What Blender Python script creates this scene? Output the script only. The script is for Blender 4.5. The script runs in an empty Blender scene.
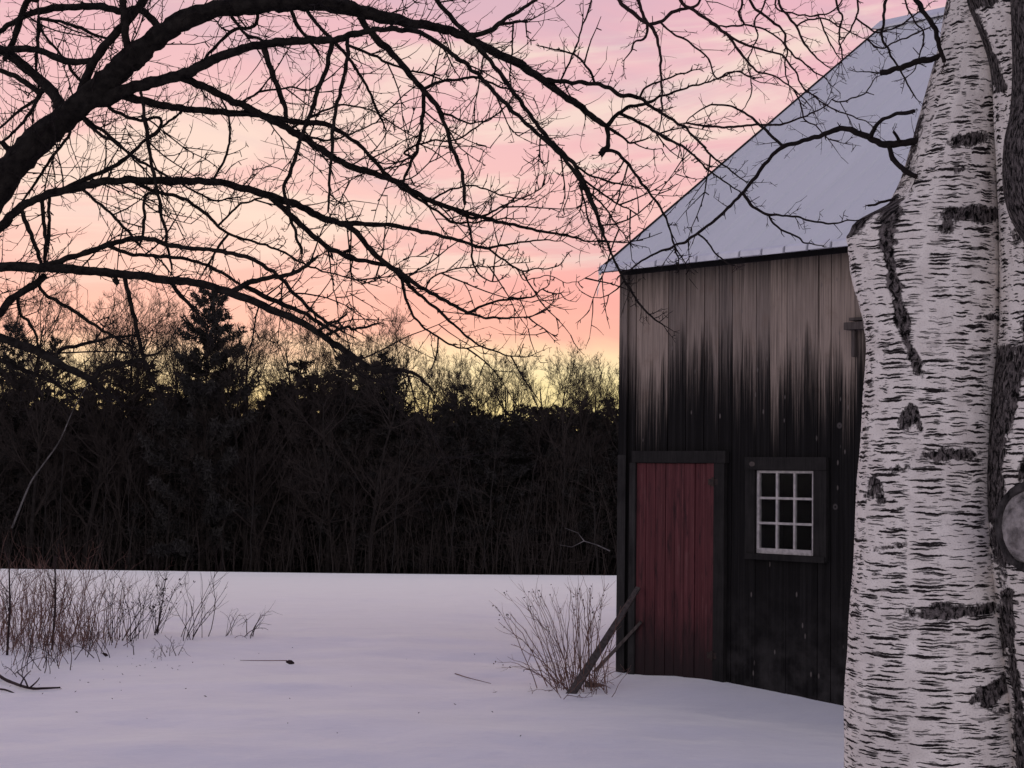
import bpy, math, random
from mathutils import Vector, Matrix, noise
R = math.radians
rnd = random.Random(7)
SC = bpy.context.scene
COL = SC.collection

# ------------------------------------------------------------------ camera
FPX, HORIZON, EYE = 1658.0, 475.0, 1.8
PITCH = math.atan((HORIZON - 384) / FPX)
ROLL = R(0.75)
cam_d = bpy.data.cameras.new('camera')
cam = bpy.data.objects.new('camera', cam_d)
COL.objects.link(cam)
CAMM = (Matrix.Rotation(math.pi / 2 + PITCH, 3, 'X') @ Matrix.Rotation(ROLL, 3, 'Z'))
cam.matrix_world = Matrix.Translation((0, 0, EYE)) @ CAMM.to_4x4()
cam_d.sensor_width = 36
cam_d.lens = 36 * FPX / 1024
cam_d.clip_end = 6000
SC.camera = cam
CP = Vector((0, 0, EYE))

def ray(px, py):
    return CAMM @ Vector(((px - 512) / FPX, (384 - py) / FPX, -1))

def at(px, py, Y):
    """point on the sight line of a pixel, at world depth Y"""
    d = ray(px, py)
    return CP + d * (Y / d.y)

# ------------------------------------------------------------------ ground shape
def sm(a, b, x):
    t = min(1, max(0, (x - a) / (b - a)))
    return t * t * (3 - 2 * t)

def gz(x, y):
    z = 0.0
    if y > 17:
        z -= 0.0528 * (y - 17) - 0.20 * (1 - math.exp(-(y - 17) / 7.0))
    if y > 106:
        u = y - 106
        z -= 0.10 * u * u / (u + 6)
    z = max(z, -9.5 - 0.0002 * y) if y > 106 else z
    z += -0.02 * sm(0, 40, -x) * 1.0
    if y < 60:
        f = 1 - sm(25, 60, y)
        z += f * (0.05 * noise.noise((x * .35, y * .35, 1.3)) + 0.035 * noise.noise((x * 1.1, y * 1.1, 7.7)) + .012 * noise.noise((x * 1.7 + y * .5, y * 3.2, 2.2)) + .005 * noise.noise((x * 5, y * 7, 9.1)))
    if y > 30:
        z += 0.16 * sm(30, 90, y) * noise.noise((x * .03, y * .04, 4.2))
    # shallow hollow across the yard, drift heaped along the barn wall
    z -= 0.05 * math.exp(-((y - 16.5 + 0.12 * x) / 1.5) ** 2)
    t, w = wall_coords(x, y)
    if t > -1.5:
        z += 0.06 * math.exp(-(w / .8) ** 2) * sm(-1.5, 0, t) - 0.20 * sm(0.8, 3.5, t) * math.exp(-(w / 1.3) ** 2)
    return z

TH = R(45.6)
DX, DY = math.cos(TH), -math.sin(TH)        # along the barn wall, to the right
NX, NY = math.sin(TH), math.cos(TH)         # into the barn
Y0 = 15.4
_c = at(621, 470, Y0)
CX, CY = _c.x, _c.y
def wall_coords(x, y):
    return ((x - CX) * DX + (y - CY) * DY, (x - CX) * NX + (y - CY) * NY)

def facade(px, py, off=0.0):
    """pixel -> (along wall, height) on the barn's front wall, off = depth behind it"""
    d = ray(px, py)
    k = ((CX - CP.x) * NX + (CY - CP.y) * NY + off) / (d.x * NX + d.y * NY)
    p = CP + d * k
    return wall_coords(p.x, p.y)[0], p.z

def on_ground(px, py):
    d = ray(px, py)
    k = 3.0
    while k < 140:
        p = CP + d * k
        if p.z < gz(p.x, p.y):
            for _ in range(12):
                k -= 0.005
                p = CP + d * k
                if p.z > gz(p.x, p.y):
                    break
            return Vector((p.x, p.y, gz(p.x, p.y)))
        k += 0.05
    return CP + d * 100

# ------------------------------------------------------------------ helpers
def lin(c):
    return tuple((v / 255 / 12.92 if v / 255 <= .04045 else ((v / 255 + .055) / 1.055) ** 2.4) for v in c) + (1.0,)

class MB:
    def __init__(s):
        s.v, s.f, s.mi = [], [], []
    def quad(s, a, b, c, d):
        n = len(s.v); s.v += [a, b, c, d]; s.f.append((n, n + 1, n + 2, n + 3))
    def box(s, x0, x1, y0, y1, z0, z1):
        n = len(s.v)
        s.v += [(x0, y0, z0), (x1, y0, z0), (x1, y1, z0), (x0, y1, z0), (x0, y0, z1), (x1, y0, z1), (x1, y1, z1), (x0, y1, z1)]
        for q in ((3, 2, 1, 0), (4, 5, 6, 7), (0, 1, 5, 4), (1, 2, 6, 5), (2, 3, 7, 6), (3, 0, 4, 7)):
            s.f.append(tuple(n + i for i in q))
    def hexa(s, p):
        n = len(s.v); s.v += [tuple(q) for q in p]
        for q in ((3, 2, 1, 0), (4, 5, 6, 7), (0, 1, 5, 4), (1, 2, 6, 5), (2, 3, 7, 6), (3, 0, 4, 7)):
            s.f.append(tuple(n + i for i in q))
    def tube(s, pts, rad, sides=5, cap=True, lump=0.0, seed=0.0):
        pts = [Vector(p) for p in pts]
        if len(pts) < 2: return
        t = (pts[1] - pts[0]).normalized()
        ref = Vector((0, 0, 1)) if abs(t.z) < .9 else Vector((1, 0, 0))
        u = t.cross(ref).normalized()
        base = len(s.v)
        for i, p in enumerate(pts):
            if i == 0: tt = pts[1] - p
            elif i == len(pts) - 1: tt = p - pts[i - 1]
            else: tt = pts[i + 1] - pts[i - 1]
            if tt.length < 1e-9: tt = t
            t = tt.normalized()
            u = (u - t * u.dot(t))
            u = u.normalized() if u.length > 1e-6 else t.orthogonal().normalized()
            w = t.cross(u)
            for k in range(sides):
                a = 2 * math.pi * k / sides
                r = rad[i]
                if lump:
                    q = p * 9 + (u * math.cos(a) + w * math.sin(a)) * 1.3
                    r *= 1 + lump * (noise.noise(q) + .7 * noise.noise(q * 2.9) + .4 * noise.noise(q * 7))
                s.v.append(tuple(p + (u * math.cos(a) + w * math.sin(a)) * r))
        for i in range(len(pts) - 1):
            for k in range(sides):
                a = base + i * sides + k
                b = base + i * sides + (k + 1) % sides
                s.f.append((a, b, b + sides, a + sides))
        if cap and sides > 2:
            s.f.append(tuple(base + k for k in range(sides))[::-1])
            s.f.append(tuple(base + (len(pts) - 1) * sides + k for k in range(sides)))
    def build(s, name, m, parent=None, smooth=False):
        me = bpy.data.meshes.new(name)
        me.from_pydata(s.v, [], s.f)
        me.materials.append(m)
        if smooth: me.polygons.foreach_set('use_smooth', [True] * len(me.polygons))
        me.update()
        o = bpy.data.objects.new(name, me)
        COL.objects.link(o)
        if parent: o.parent = parent
        return o

def tag(o, label=None, cat=None, group=None, kind=None):
    if label: o['label'] = label
    if cat: o['category'] = cat
    if group: o['group'] = group
    if kind: o['kind'] = kind
    return o

def empty(name, loc=(0, 0, 0), rz=0):
    o = bpy.data.objects.new(name, None)
    o.empty_display_size = .2
    o.location = loc; o.rotation_euler = (0, 0, rz)
    COL.objects.link(o)
    return o

class NT:
    """small node-tree writer"""
    def __init__(s, tree): s.t = tree; s.n = tree.nodes; s.l = tree.links
    def new(s, typ, ins=None, **kw):
        n = s.n.new(typ)
        for k, v in kw.items(): setattr(n, k, v)
        for k, v in (ins or {}).items(): s.set(n.inputs[k], v)
        return n
    def set(s, sock, v):
        if isinstance(v, bpy.types.NodeSocket): s.l.new(v, sock)
        else: sock.default_value = v
    def math(s, op, a, b=0.0, c=0.0, clamp=False):
        n = s.n.new('ShaderNodeMath'); n.operation = op; n.use_clamp = clamp
        s.set(n.inputs[0], a); s.set(n.inputs[1], b); s.set(n.inputs[2], c)
        return n.outputs[0]
    def mix(s, f, a, b, blend='MIX'):
        n = s.n.new('ShaderNodeMix'); n.data_type = 'RGBA'; n.blend_type = blend
        s.set(n.inputs[0], f); s.set(n.inputs[6], a); s.set(n.inputs[7], b)
        return n.outputs[2]
    def map(s, x, a, b, c=0.0, d=1.0, smooth=False):
        n = s.n.new('ShaderNodeMapRange'); n.clamp = True
        if smooth: n.interpolation_type = 'SMOOTHSTEP'
        s.set(n.inputs[0], x)
        for i, v in enumerate((a, b, c, d)): s.set(n.inputs[i + 1], v)
        return n.outputs[0]
    def noise(s, vec, scale, detail=3, rough=.5, dist=0.0, scl=None):
        if scl:
            m = s.n.new('ShaderNodeMapping'); s.set(m.inputs[0], vec); m.inputs['Scale'].default_value = scl; vec = m.outputs[0]
        n = s.n.new('ShaderNodeTexNoise'); s.set(n.inputs['Vector'], vec)
        n.inputs['Scale'].default_value = scale; n.inputs['Detail'].default_value = detail
        n.inputs['Roughness'].default_value = rough; n.inputs['Distortion'].default_value = dist
        return n.outputs[0]

def material(name):
    m = bpy.data.materials.new(name); m.use_nodes = True
    t = NT(m.node_tree)
    bsdf = m.node_tree.nodes['Principled BSDF']
    return m, t, bsdf

def simple(name, c1, c2, scale=8, rough=.85, spec=.2, bump=0.0, scl=None):
    m, t, b = material(name)
    tc = t.new('ShaderNodeTexCoord').outputs['Object']
    n = t.noise(tc, scale, 5, .6, scl=scl)
    t.set(b.inputs['Base Color'], t.mix(t.map(n, .3, .7), c1 + (1,), c2 + (1,)))
    b.inputs['Roughness'].default_value = rough
    b.inputs['Specular IOR Level'].default_value = spec
    if bump:
        bn = t.new('ShaderNodeBump', {'Height': n, 'Strength': bump, 'Distance': .02})
        t.set(b.inputs['Normal'], bn.outputs[0])
    return m

# ------------------------------------------------------------------ world
w = bpy.data.worlds.new('World'); SC.world = w; w.use_nodes = True
t = NT(w.node_tree)
bg = w.node_tree.nodes['Background']
tc = t.new('ShaderNodeTexCoord').outputs['Generated']
sep = t.new('ShaderNodeSeparateXYZ', {0: tc})
X, Yv, Z = sep.outputs
def ramp(f, stops):
    n = t.new('ShaderNodeValToRGB')
    cr = n.color_ramp
    while len(cr.elements) < len(stops): cr.elements.new(0.5)
    for e, (p, c) in zip(cr.elements, stops): e.position = p; e.color = lin(c)
    t.set(n.inputs[0], f)
    return n.outputs[0]
# cloud bands: long in azimuth, thin in elevation, sagging a little to the right
vec = t.new('ShaderNodeCombineXYZ', {0: t.math('MULTIPLY', X, 3.2), 1: t.math('MULTIPLY', Yv, .8),
      2: t.math('ADD', t.math('MULTIPLY', Z, 17), t.math('MULTIPLY', X, 4.0))}).outputs[0]
n1 = t.noise(vec, 1.0, 5, .55, .6)
vec2 = t.new('ShaderNodeCombineXYZ', {0: t.math('MULTIPLY', X, 4.0), 1: t.math('MULTIPLY', Yv, 1.5),
      2: t.math('ADD', t.math('MULTIPLY', Z, 23), t.math('MULTIPLY', X, -3.0))}).outputs[0]
n2 = t.noise(vec2, 1.0, 6, .6, 1.0)
zz = t.math('ADD', Z, t.math('MULTIPLY', t.math('SUBTRACT', n1, .5), .035))
front = ramp(t.math('MULTIPLY', zz, 2.0), [
    (0.00, (228, 200, 128)), (.09, (240, 226, 158)), (.125, (254, 236, 184)), (.145, (253, 220, 178)), (.165, (250, 176, 161)),
    (.225, (248, 166, 162)), (.31, (244, 188, 187)), (.44, (238, 184, 193)), (.56, (232, 180, 193)), (.75, (178, 156, 178)), (1.0, (134, 131, 166))])
front = t.mix(t.math('MULTIPLY', t.map(n2, .49, .66, smooth=True), t.map(Z, .09, .13, 0, .72)), front, lin((246, 226, 210)))
front = t.mix(t.math('MULTIPLY', t.map(n1, .53, .36, smooth=True), t.map(Z, .10, .16, 0, .55)), front, lin((204, 174, 192)))
# broad glow where the sun went down, low on the left
gx = t.math('ADD', X, .20); gzv = t.math('SUBTRACT', Z, .13)
g = t.math('EXPONENT', t.math('MULTIPLY', t.math('ADD', t.math('MULTIPLY', gx, gx), t.math('MULTIPLY', t.math('MULTIPLY', gzv, gzv), 3.0)), -22.0))
front = t.mix(t.math('MULTIPLY', g, .38), front, lin((254, 226, 206)))
back = ramp(Z, [(0.0, (248, 239, 238)), (.25, (238, 231, 235)), (.5, (164, 158, 184)), (1.0, (130, 131, 166))])
col = t.mix(t.map(Yv, .25, .93, smooth=True), back, front)
below = t.map(Z, -.02, 0.0)
col = t.mix(below, lin((120, 112, 130)), col)
sky = t.new('ShaderNodeTexSky', sky_type='NISHITA', sun_disc=False, sun_elevation=R(1.0), sun_rotation=R(-12))
add = t.new('ShaderNodeMix', data_type='RGBA', blend_type='ADD')
add.inputs[0].default_value = .012
t.set(add.inputs[6], col); t.set(add.inputs[7], sky.outputs[0])
t.set(bg.inputs['Color'], add.outputs[2])
bg.inputs['Strength'].default_value = 1.0

sun_d = bpy.data.lights.new('sun', 'SUN'); sun_d.energy = .10; sun_d.angle = R(20); sun_d.color = (1, .72, .62)
sun = bpy.data.objects.new('sun', sun_d); COL.objects.link(sun)
sun.rotation_euler = (R(87), 0, R(180 + 12))     # just above the horizon, behind the treeline
SC.view_settings.view_transform = 'Standard'; SC.view_settings.look = 'None'
SC.view_settings.exposure = 0; SC.view_settings.gamma = 1; SC.view_settings.use_curve_mapping = False

# ------------------------------------------------------------------ materials
def snow_mat():
    m, t, b = material('snow')
    tc = t.new('ShaderNodeTexCoord').outputs['Object']
    n = t.noise(tc, 1.6, 6, .6)
    f = t.noise(tc, 60, 3, .6)
    t.set(b.inputs['Base Color'], t.mix(t.map(n, .3, .7), (.77, .77, .805, 1), (.84, .84, .87, 1)))
    b.inputs['Roughness'].default_value = .55
    b.inputs['Specular IOR Level'].default_value = .35
    b.inputs['Sheen Weight'].default_value = .7; b.inputs['Sheen Roughness'].default_value = .3
    h = t.math('ADD', t.math('MULTIPLY', n, 1.0), t.math('MULTIPLY', f, .06))
    t.set(b.inputs['Normal'], t.new('ShaderNodeBump', {'Height': h, 'Strength': .5, 'Distance': .07}).outputs[0])
    return m
SNOW = snow_mat()
LITTER = simple('leaf_litter', (.03, .026, .023), (.06, .05, .044), 3, .95, .05)
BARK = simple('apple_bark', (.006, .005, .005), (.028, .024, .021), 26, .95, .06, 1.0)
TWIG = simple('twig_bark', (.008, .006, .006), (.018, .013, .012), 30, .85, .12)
BTWIG = simple('birch_twig', (.016, .008, .009), (.03, .017, .016), 30, .8, .15)
FTRUNK = simple('forest_bark', (.018, .015, .014), (.045, .038, .034), 3, .95, .04)
FTWIG = simple('forest_twig', (.033, .026, .023), (.056, .045, .039), 1.0, .95, .05)
PALE = simple('pale_bark', (.02, .018, .018), (.22, .20, .19), 1.1, .9, .1)
GREY = simple('grey_bark', (.022, .019, .017), (.046, .040, .037), 2.5, .9, .1)
NEEDLE = simple('needles', (.028, .026, .024), (.056, .051, .046), .5, .95, .05)
WEED = simple('dry_weed', (.10, .050, .040), (.21, .125, .098), 3, .85, .12)
WEEDD = simple('dark_weed', (.02, .012, .013), (.045, .028, .028), 6, .85, .12)
OLDWOOD = simple('old_grey_wood', (.04, .033, .03), (.12, .10, .09), 6, .85, .15, .4, scl=(6, 6, .8))
INTERIOR = simple('interior_dark', (.01, .009, .008), (.02, .017, .015), 3, .95, .02)

def board_mat(name, hi, dark):
    """old vertical boards: brown-grey under the eaves, a ragged black weather stain below"""
    m, t, b = material(name)
    tc = t.new('ShaderNodeTexCoord').outputs['Object']
    z = t.new('ShaderNodeSeparateXYZ', {0: tc}).outputs[2]
    tone = t.new('ShaderNodeAttribute', attribute_name='tone').outputs['Fac']      # each board its own
    tk = t.math('SUBTRACT', tone, .5)
    streak = t.noise(tc, 1.0, 6, .65, scl=(26, 26, .55))
    wide = t.noise(tc, 1.0, 3, .5, scl=(7.5, 4, .25))
    fine = t.noise(tc, 1.0, 5, .7, scl=(75, 75, .55))
    grain = t.noise(tc, 1.0, 6, .7, scl=(120, 120, 2.5))
    blot = t.noise(tc, 5.0, 5, .6)
    lvl = t.math('ADD', z, t.math('ADD', t.math('MULTIPLY', t.math('SUBTRACT', streak, .5), .75),
          t.math('ADD', t.math('MULTIPLY', t.math('SUBTRACT', wide, .5), .9), t.math('MULTIPLY', tk, .35))))
    base = t.map(lvl, 2.18, 3.10)
    # the stain fades out upwards, eating in along the grain: slivers pale low down, black higher up
    tex = t.math('ADD', t.map(fine, .36, .64, -1, 1), t.math('MULTIPLY', t.map(grain, .35, .65, -1, 1), .45))
    hump = t.math('MULTIPLY', t.math('MULTIPLY', base, t.math('SUBTRACT', 1.0, base)), 1.75)
    f = t.math('ADD', t.math('POWER', base, 1.45), t.math('MULTIPLY', tex, hump), clamp=True)
    f = t.math('MULTIPLY', f, f)
    f = t.math('MULTIPLY', f, 1.25, clamp=True)
    # dark runs down from the eave and along the board edges
    e = t.map(t.math('SUBTRACT', z, t.math('MULTIPLY', streak, 1.3)), 2.62, 3.2, smooth=True)
    f = t.math('MULTIPLY', f, t.math('SUBTRACT', 1.0, t.math('MULTIPLY', e, .7)))
    run = t.math('MULTIPLY', t.map(fine, .54, .66), t.map(wide, .36, .56))
    f = t.math('MULTIPLY', f, t.math('SUBTRACT', 1.0, t.math('MULTIPLY', run, .75)))
    c_hi = t.mix(t.map(grain, .3, .7), tuple(v * .55 for v in hi) + (1,), hi + (1,))
    c_hi = t.mix(t.map(tone, 0, 1), t.mix(1.0, c_hi, (.50, .52, .56, 1), 'MULTIPLY'), c_hi)
    c_hi = t.mix(t.math('MULTIPLY', t.map(blot, .55, .7), .5), c_hi, (hi[0] * .5, hi[1] * .45, hi[2] * .42, 1))
    c_lo = t.mix(t.map(streak, .45, .75), dark + (1,), tuple(v * 2.4 for v in dark) + (1,))
    c_lo = t.mix(t.math('MULTIPLY', t.map(fine, .64, .72), t.map(z, 1.2, 2.4, .1, .75)), c_lo, (.085, .070, .062, 1))
    wg = t.math('MULTIPLY', t.map(z, .95, .15), t.map(blot, .40, .70))
    c_lo = t.mix(t.math('MULTIPLY', wg, .75), c_lo, (.050, .046, .045, 1))
    c = t.mix(f, c_lo, c_hi)
    # knots: small pale rings
    v = t.new('ShaderNodeTexVoronoi', {'Vector': tc, 'Scale': 2.9}); d = v.outputs['Distance']
    sel = t.new('ShaderNodeSeparateColor', {0: v.outputs['Color']}).outputs[0]
    kn = t.math('MULTIPLY', t.map(t.math('ADD', d, t.math('MULTIPLY', t.math('SUBTRACT', blot, .5), .08)), .080, .055), t.map(sel, .35, .4))
    core = t.map(d, .02, .035)
    c = t.mix(t.math('MULTIPLY', t.math('MULTIPLY', kn, core), .6), c, (.11, .098, .094, 1))
    mp = t.new('ShaderNodeMapping', {0: tc}); mp.inputs['Scale'].default_value = (16, 16, 6)
    v2 = t.new('ShaderNodeTexVoronoi', {'Vector': mp.outputs[0], 'Scale': 1.0})
    s2 = t.new('ShaderNodeSeparateColor', {0: v2.outputs['Color']}).outputs[1]
    c = t.mix(t.math('MULTIPLY', t.math('MULTIPLY', t.map(v2.outputs['Distance'], .16, .10), t.map(s2, .90, .92)), .7), c, (.15, .13, .12, 1))
    t.set(b.inputs['Base Color'], c)
    b.inputs['Roughness'].default_value = .92; b.inputs['Specular IOR Level'].default_value = .06
    h = t.math('ADD', grain, t.math('ADD', t.math('MULTIPLY', streak, .6), t.math('MULTIPLY', fine, .8)))
    t.set(b.inputs['Normal'], t.new('ShaderNodeBump', {'Height': h, 'Strength': .6, 'Distance': .006}).outputs[0])
    return m
BOARD = board_mat('weathered_boards', (.41, .325, .268), (.0095, .0088, .0088))

def trim_mat(name, a, bcol):
    m, t, b = material(name)
    tc = t.new('ShaderNodeTexCoord').outputs['Object']
    g = t.noise(tc, 1.0, 6, .7, scl=(60, 60, 3)); n = t.noise(tc, 4, 5, .6)
    t.set(b.inputs['Base Color'], t.mix(t.map(t.math('ADD', t.math('MULTIPLY', g, .5), t.math('MULTIPLY', n, .5)), .35, .65), a + (1,), bcol + (1,)))
    b.inputs['Roughness'].default_value = .9; b.inputs['Specular IOR Level'].default_value = .12
    t.set(b.inputs['Normal'], t.new('ShaderNodeBump', {'Height': g, 'Strength': .4, 'Distance': .004}).outputs[0])
    return m
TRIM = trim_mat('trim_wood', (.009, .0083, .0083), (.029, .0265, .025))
TRIML = trim_mat('grey_trim_wood', (.012, .011, .011), (.044, .041, .039))

def door_mat():
    m, t, b = material('red_door')
    tc = t.new('ShaderNodeTexCoord').outputs['Object']
    z = t.new('ShaderNodeSeparateXYZ', {0: tc}).outputs[2]
    st = t.noise(tc, 1.0, 6, .65, scl=(30, 30, 1.1)); bl = t.noise(tc, 1.0, 6, .7, scl=(16, 16, 3.0))
    wide = t.noise(tc, 1.0, 2, .5, scl=(9, 3, .2))
    c = t.mix(t.map(st, .3, .7), (.050, .0115, .013, 1), (.125, .035, .038, 1))
    c = t.mix(t.math('MULTIPLY', t.map(wide, .4, .65), .5), c, (.068, .012, .015, 1))
    ln = t.noise(tc, 1.0, 5, .7, scl=(95, 95, .5))
    c = t.mix(t.math('MULTIPLY', t.map(ln, .55, .68), .55), c, (.17, .062, .064, 1))
    c = t.mix(t.math('MULTIPLY', t.map(ln, .45, .34), .7), c, (.022, .0055, .007, 1))
    wear = t.map(t.math('ADD', bl, t.math('MULTIPLY', st, .5)), .86, 1.0)
    c = t.mix(t.math('MULTIPLY', wear, .5), c, (.15, .07, .068, 1))
    dirt = t.map(t.math('ADD', z, t.math('MULTIPLY', t.math('SUBTRACT', bl, .5), .9)), .80, .10, smooth=True)
    c = t.mix(t.math('MULTIPLY', dirt, .9), c, (.014, .010, .010, 1))
    dk = t.math('MULTIPLY', t.map(bl, .47, .33), .85)
    c = t.mix(dk, c, (.022, .0075, .009, 1))
    t.set(b.inputs['Base Color'], c)
    b.inputs['Roughness'].default_value = .75; b.inputs['Specular IOR Level'].default_value = .2
    t.set(b.inputs['Normal'], t.new('ShaderNodeBump', {'Height': st, 'Strength': .45, 'Distance': .004}).outputs[0])
    return m
DOOR = door_mat()
SASH = simple('chipped_white_paint', (.24, .225, .215), (.52, .48, .46), 30, .6, .3)
IRON = simple('rusty_iron', (.012, .010, .010), (.05, .03, .022), 40, .8, .3)

def roof_mat():
    m, t, b = material('frosted_metal_roof')
    tc = t.new('ShaderNodeTexCoord').outputs['Object']
    n = t.noise(tc, 1.0, 5, .6, scl=(3, .35, .35)); n2 = t.noise(tc, 1.5, 4, .5)
    c = t.mix(t.map(n, .3, .7), (.70, .71, .71, 1), (.78, .79, .785, 1))
    c = t.mix(t.map(n2, .35, .7), c, (.75, .755, .755, 1))
    t.set(b.inputs['Base Color'], c)
    b.inputs['Metallic'].default_value = .1
    b.inputs['Roughness'].default_value = .55
    return m
ROOF = roof_mat()
FROST = simple('frost', (.62, .62, .66), (.78, .78, .82), 6, .6, .3)
m, t, b = material('window_glass')
b.inputs['Base Color'].default_value = (.9, .92, .92, 1); b.inputs['Roughness'].default_value = .04
b.inputs['Transmission Weight'].default_value = 1.0; b.inputs['IOR'].default_value = 1.12
GLASS = m
m, t, b = material('ice')
b.inputs['Base Color'].default_value = (.9, .92, .95, 1); b.inputs['Roughness'].default_value = .15
b.inputs['Transmission Weight'].default_value = .85; b.inputs['IOR'].default_value = 1.31
ICE = m

# ------------------------------------------------------------------ ground
def ground():
    xs, ys = [], []
    x = -14.0
    while x <= 16: xs.append(x); x += .125
    s = .2
    while xs[0] > -900: xs.insert(0, xs[0] - s); xs.append(xs[-1] + s); s *= 1.14
    y = -3.0
    while y < 24: ys.append(y); y += .125
    s = .2
    while ys[-1] < 104: ys.append(ys[-1] + s); s = min(s * 1.06, 1.5)
    while ys[-1] < 128: ys.append(ys[-1] + .8)
    s = 2
    while ys[-1] < 2500: ys.append(ys[-1] + s); s *= 1.2
    s = .3
    while ys[0] > -150: ys.insert(0, ys[0] - s); s *= 1.25
    nx = len(xs); v = [(x, y, gz(x, y)) for y in ys for x in xs]
    f = [(j * nx + i, j * nx + i + 1, (j + 1) * nx + i + 1, (j + 1) * nx + i) for j in range(len(ys) - 1) for i in range(nx - 1)]
    mb = MB(); mb.v, mb.f = v, f
    o = mb.build('snow_ground', SNOW, smooth=True)
    tag(o, kind='structure')
    # dark leaf-strewn floor of the wood, beyond the crest of the field
    mb = MB()
    xs2 = [-400 + 8 * i for i in range(101)]; ys2 = [109.5, 111, 113, 116, 120, 126, 134, 150, 180, 230, 320]
    n = len(xs2)
    mb.v = [(x, y, gz(x, y) + .12 + (.3 if y > 125 else 0)) for y in ys2 for x in xs2]
    mb.f = [(j * n + i, j * n + i + 1, (j + 1) * n + i + 1, (j + 1) * n + i) for j in range(len(ys2) - 1) for i in range(n - 1)]
    tag(mb.build('forest_floor', LITTER, smooth=True), kind='structure')
ground()

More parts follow.
